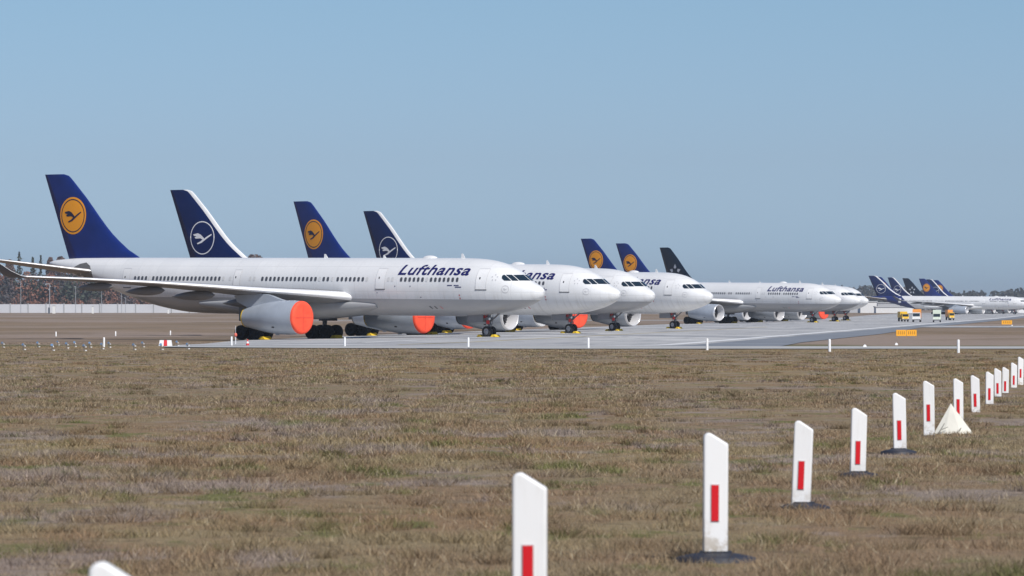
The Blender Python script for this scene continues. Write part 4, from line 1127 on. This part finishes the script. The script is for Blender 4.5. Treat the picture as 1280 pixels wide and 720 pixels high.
for px, top, w, lb, rd in ((24, 314.5, 4.6, 'tall dark conifer rising highest above the wood at the far left', False), (41, 321.5, 4.2, 'shorter dark conifer right of the tallest one', False), (51, 319, 4.4, 'dark conifer just left of the airliner tail cone', False),
                       (12, 325, 3.2, 'rounded bare tree at the left edge above the stabilizer', True), (63, 322, 2.8, 'slim bare tree behind the tail cone end', True), (76, 321, 4.5, 'rounded dark tree right at the tail cone of the nearest airliner', True), (318, 318.5, 8.5, 'brown round treetop showing above the nearest fuselage right of the ring tail', True)):
    conifer(px, top, 2640.0, w, lb, 'bare_tree' if rd else 'pine_tree', rd)

# ------------------------------------------------------------------ haze
b = MB(); b.box((0, 4050, 16.0), (6800, 8400, 41.0), 0); hz = b.mesh('haze', [])
hm = bpy.data.materials.new('haze'); hm.use_nodes = True; hn = hm.node_tree; hn.nodes.clear()
pv = hn.nodes.new('ShaderNodeVolumePrincipled'); pv.inputs['Color'].default_value = (.88, .93, 1.0, 1); pv.inputs['Density'].default_value = .00007; pv.inputs['Anisotropy'].default_value = .2
ho = hn.nodes.new('ShaderNodeOutputMaterial'); hn.links.new(pv.outputs[0], ho.inputs['Volume'])
hz.materials.append(hm); o = link('haze', hz); o['kind'] = 'stuff'; o['label'] = 'thin pale blue haze over the airfield'

# ------------------------------------------------------------------ light, sky, camera
EL, AZ = math.radians(43), math.radians(30)      # sun height; azimuth to the right of straight behind the camera
sd = Vector((math.sin(AZ) * math.cos(EL), -math.cos(AZ) * math.cos(EL), math.sin(EL)))
sun = bpy.data.lights.new('sun', 'SUN'); sun.energy = 4.4; sun.angle = math.radians(.5); sun.color = (1, .955, .89)
so = bpy.data.objects.new('sun', sun); COL.objects.link(so); so.rotation_euler = (-sd).to_track_quat('-Z', 'Y').to_euler()
w = bpy.data.worlds.new('World'); SC.world = w; w.use_nodes = True; nt = w.node_tree
bg = nt.nodes['Background']; sky = nt.nodes.new('ShaderNodeTexSky'); sky.sky_type = 'NISHITA'; sky.sun_disc = False
sky.sun_elevation = EL; sky.sun_rotation = math.atan2(sd.x, sd.y); sky.air_density = 1.0; sky.dust_density = .6; sky.ozone_density = 1.6; sky.altitude = 100
mul = nt.nodes.new('ShaderNodeMix'); mul.data_type = 'RGBA'; mul.blend_type = 'MULTIPLY'; mul.inputs[0].default_value = 1; mul.inputs[7].default_value = (.80, .93, 1.0, 1)
tc = nt.nodes.new('ShaderNodeTexCoord'); sp = nt.nodes.new('ShaderNodeSeparateXYZ'); nt.links.new(tc.outputs['Generated'], sp.inputs[0])
cr_ = nt.nodes.new('ShaderNodeValToRGB'); mr_ = nt.nodes.new('ShaderNodeMapRange'); mr_.inputs[1].default_value = 0; mr_.inputs[2].default_value = .3
nt.links.new(sp.outputs[2], mr_.inputs[0]); nt.links.new(mr_.outputs[0], cr_.inputs[0])
el = cr_.color_ramp.elements; el[0].position = .0417; el[0].color = (.70/2, .985/2, 1.68/2, 1); el[1].position = .107; el[1].color = (.678/2, .885/2, 1.41/2, 1)
for pos_, c_ in ((.213, (.68/2, .885/2, 1.256/2, 1)), (1.0, (.8/2, .93/2, 1.1/2, 1))):
    e_ = el.new(pos_); e_.color = c_
dbl = nt.nodes.new('ShaderNodeVectorMath'); dbl.operation = 'SCALE'; dbl.inputs[3].default_value = 2.0
nt.links.new(cr_.outputs[0], dbl.inputs[0]); nt.links.new(dbl.outputs[0], mul.inputs[7])
nt.links.new(sky.outputs[0], mul.inputs[6]); nt.links.new(mul.outputs[2], bg.inputs['Color']); bg.inputs['Strength'].default_value = .075

cam = bpy.data.cameras.new('camera'); co = bpy.data.objects.new('camera', cam); COL.objects.link(co)
co.location = (0, 0, CZ); co.rotation_euler = (PI / 2, 0, 0)
cam.sensor_width = 36; cam.lens = F / 1280 * 36; cam.shift_y = (HZ - 360) / 1280; cam.clip_start = 1; cam.clip_end = 20000
cam.dof.use_dof = True; cam.dof.focus_distance = 420; cam.dof.aperture_fstop = 14
SC.camera = co
SC.view_settings.view_transform = 'Standard'; SC.view_settings.look = 'None'; SC.view_settings.exposure = 0; SC.view_settings.gamma = 1
SC.cycles.volume_bounces = 0; SC.cycles.max_bounces = 6
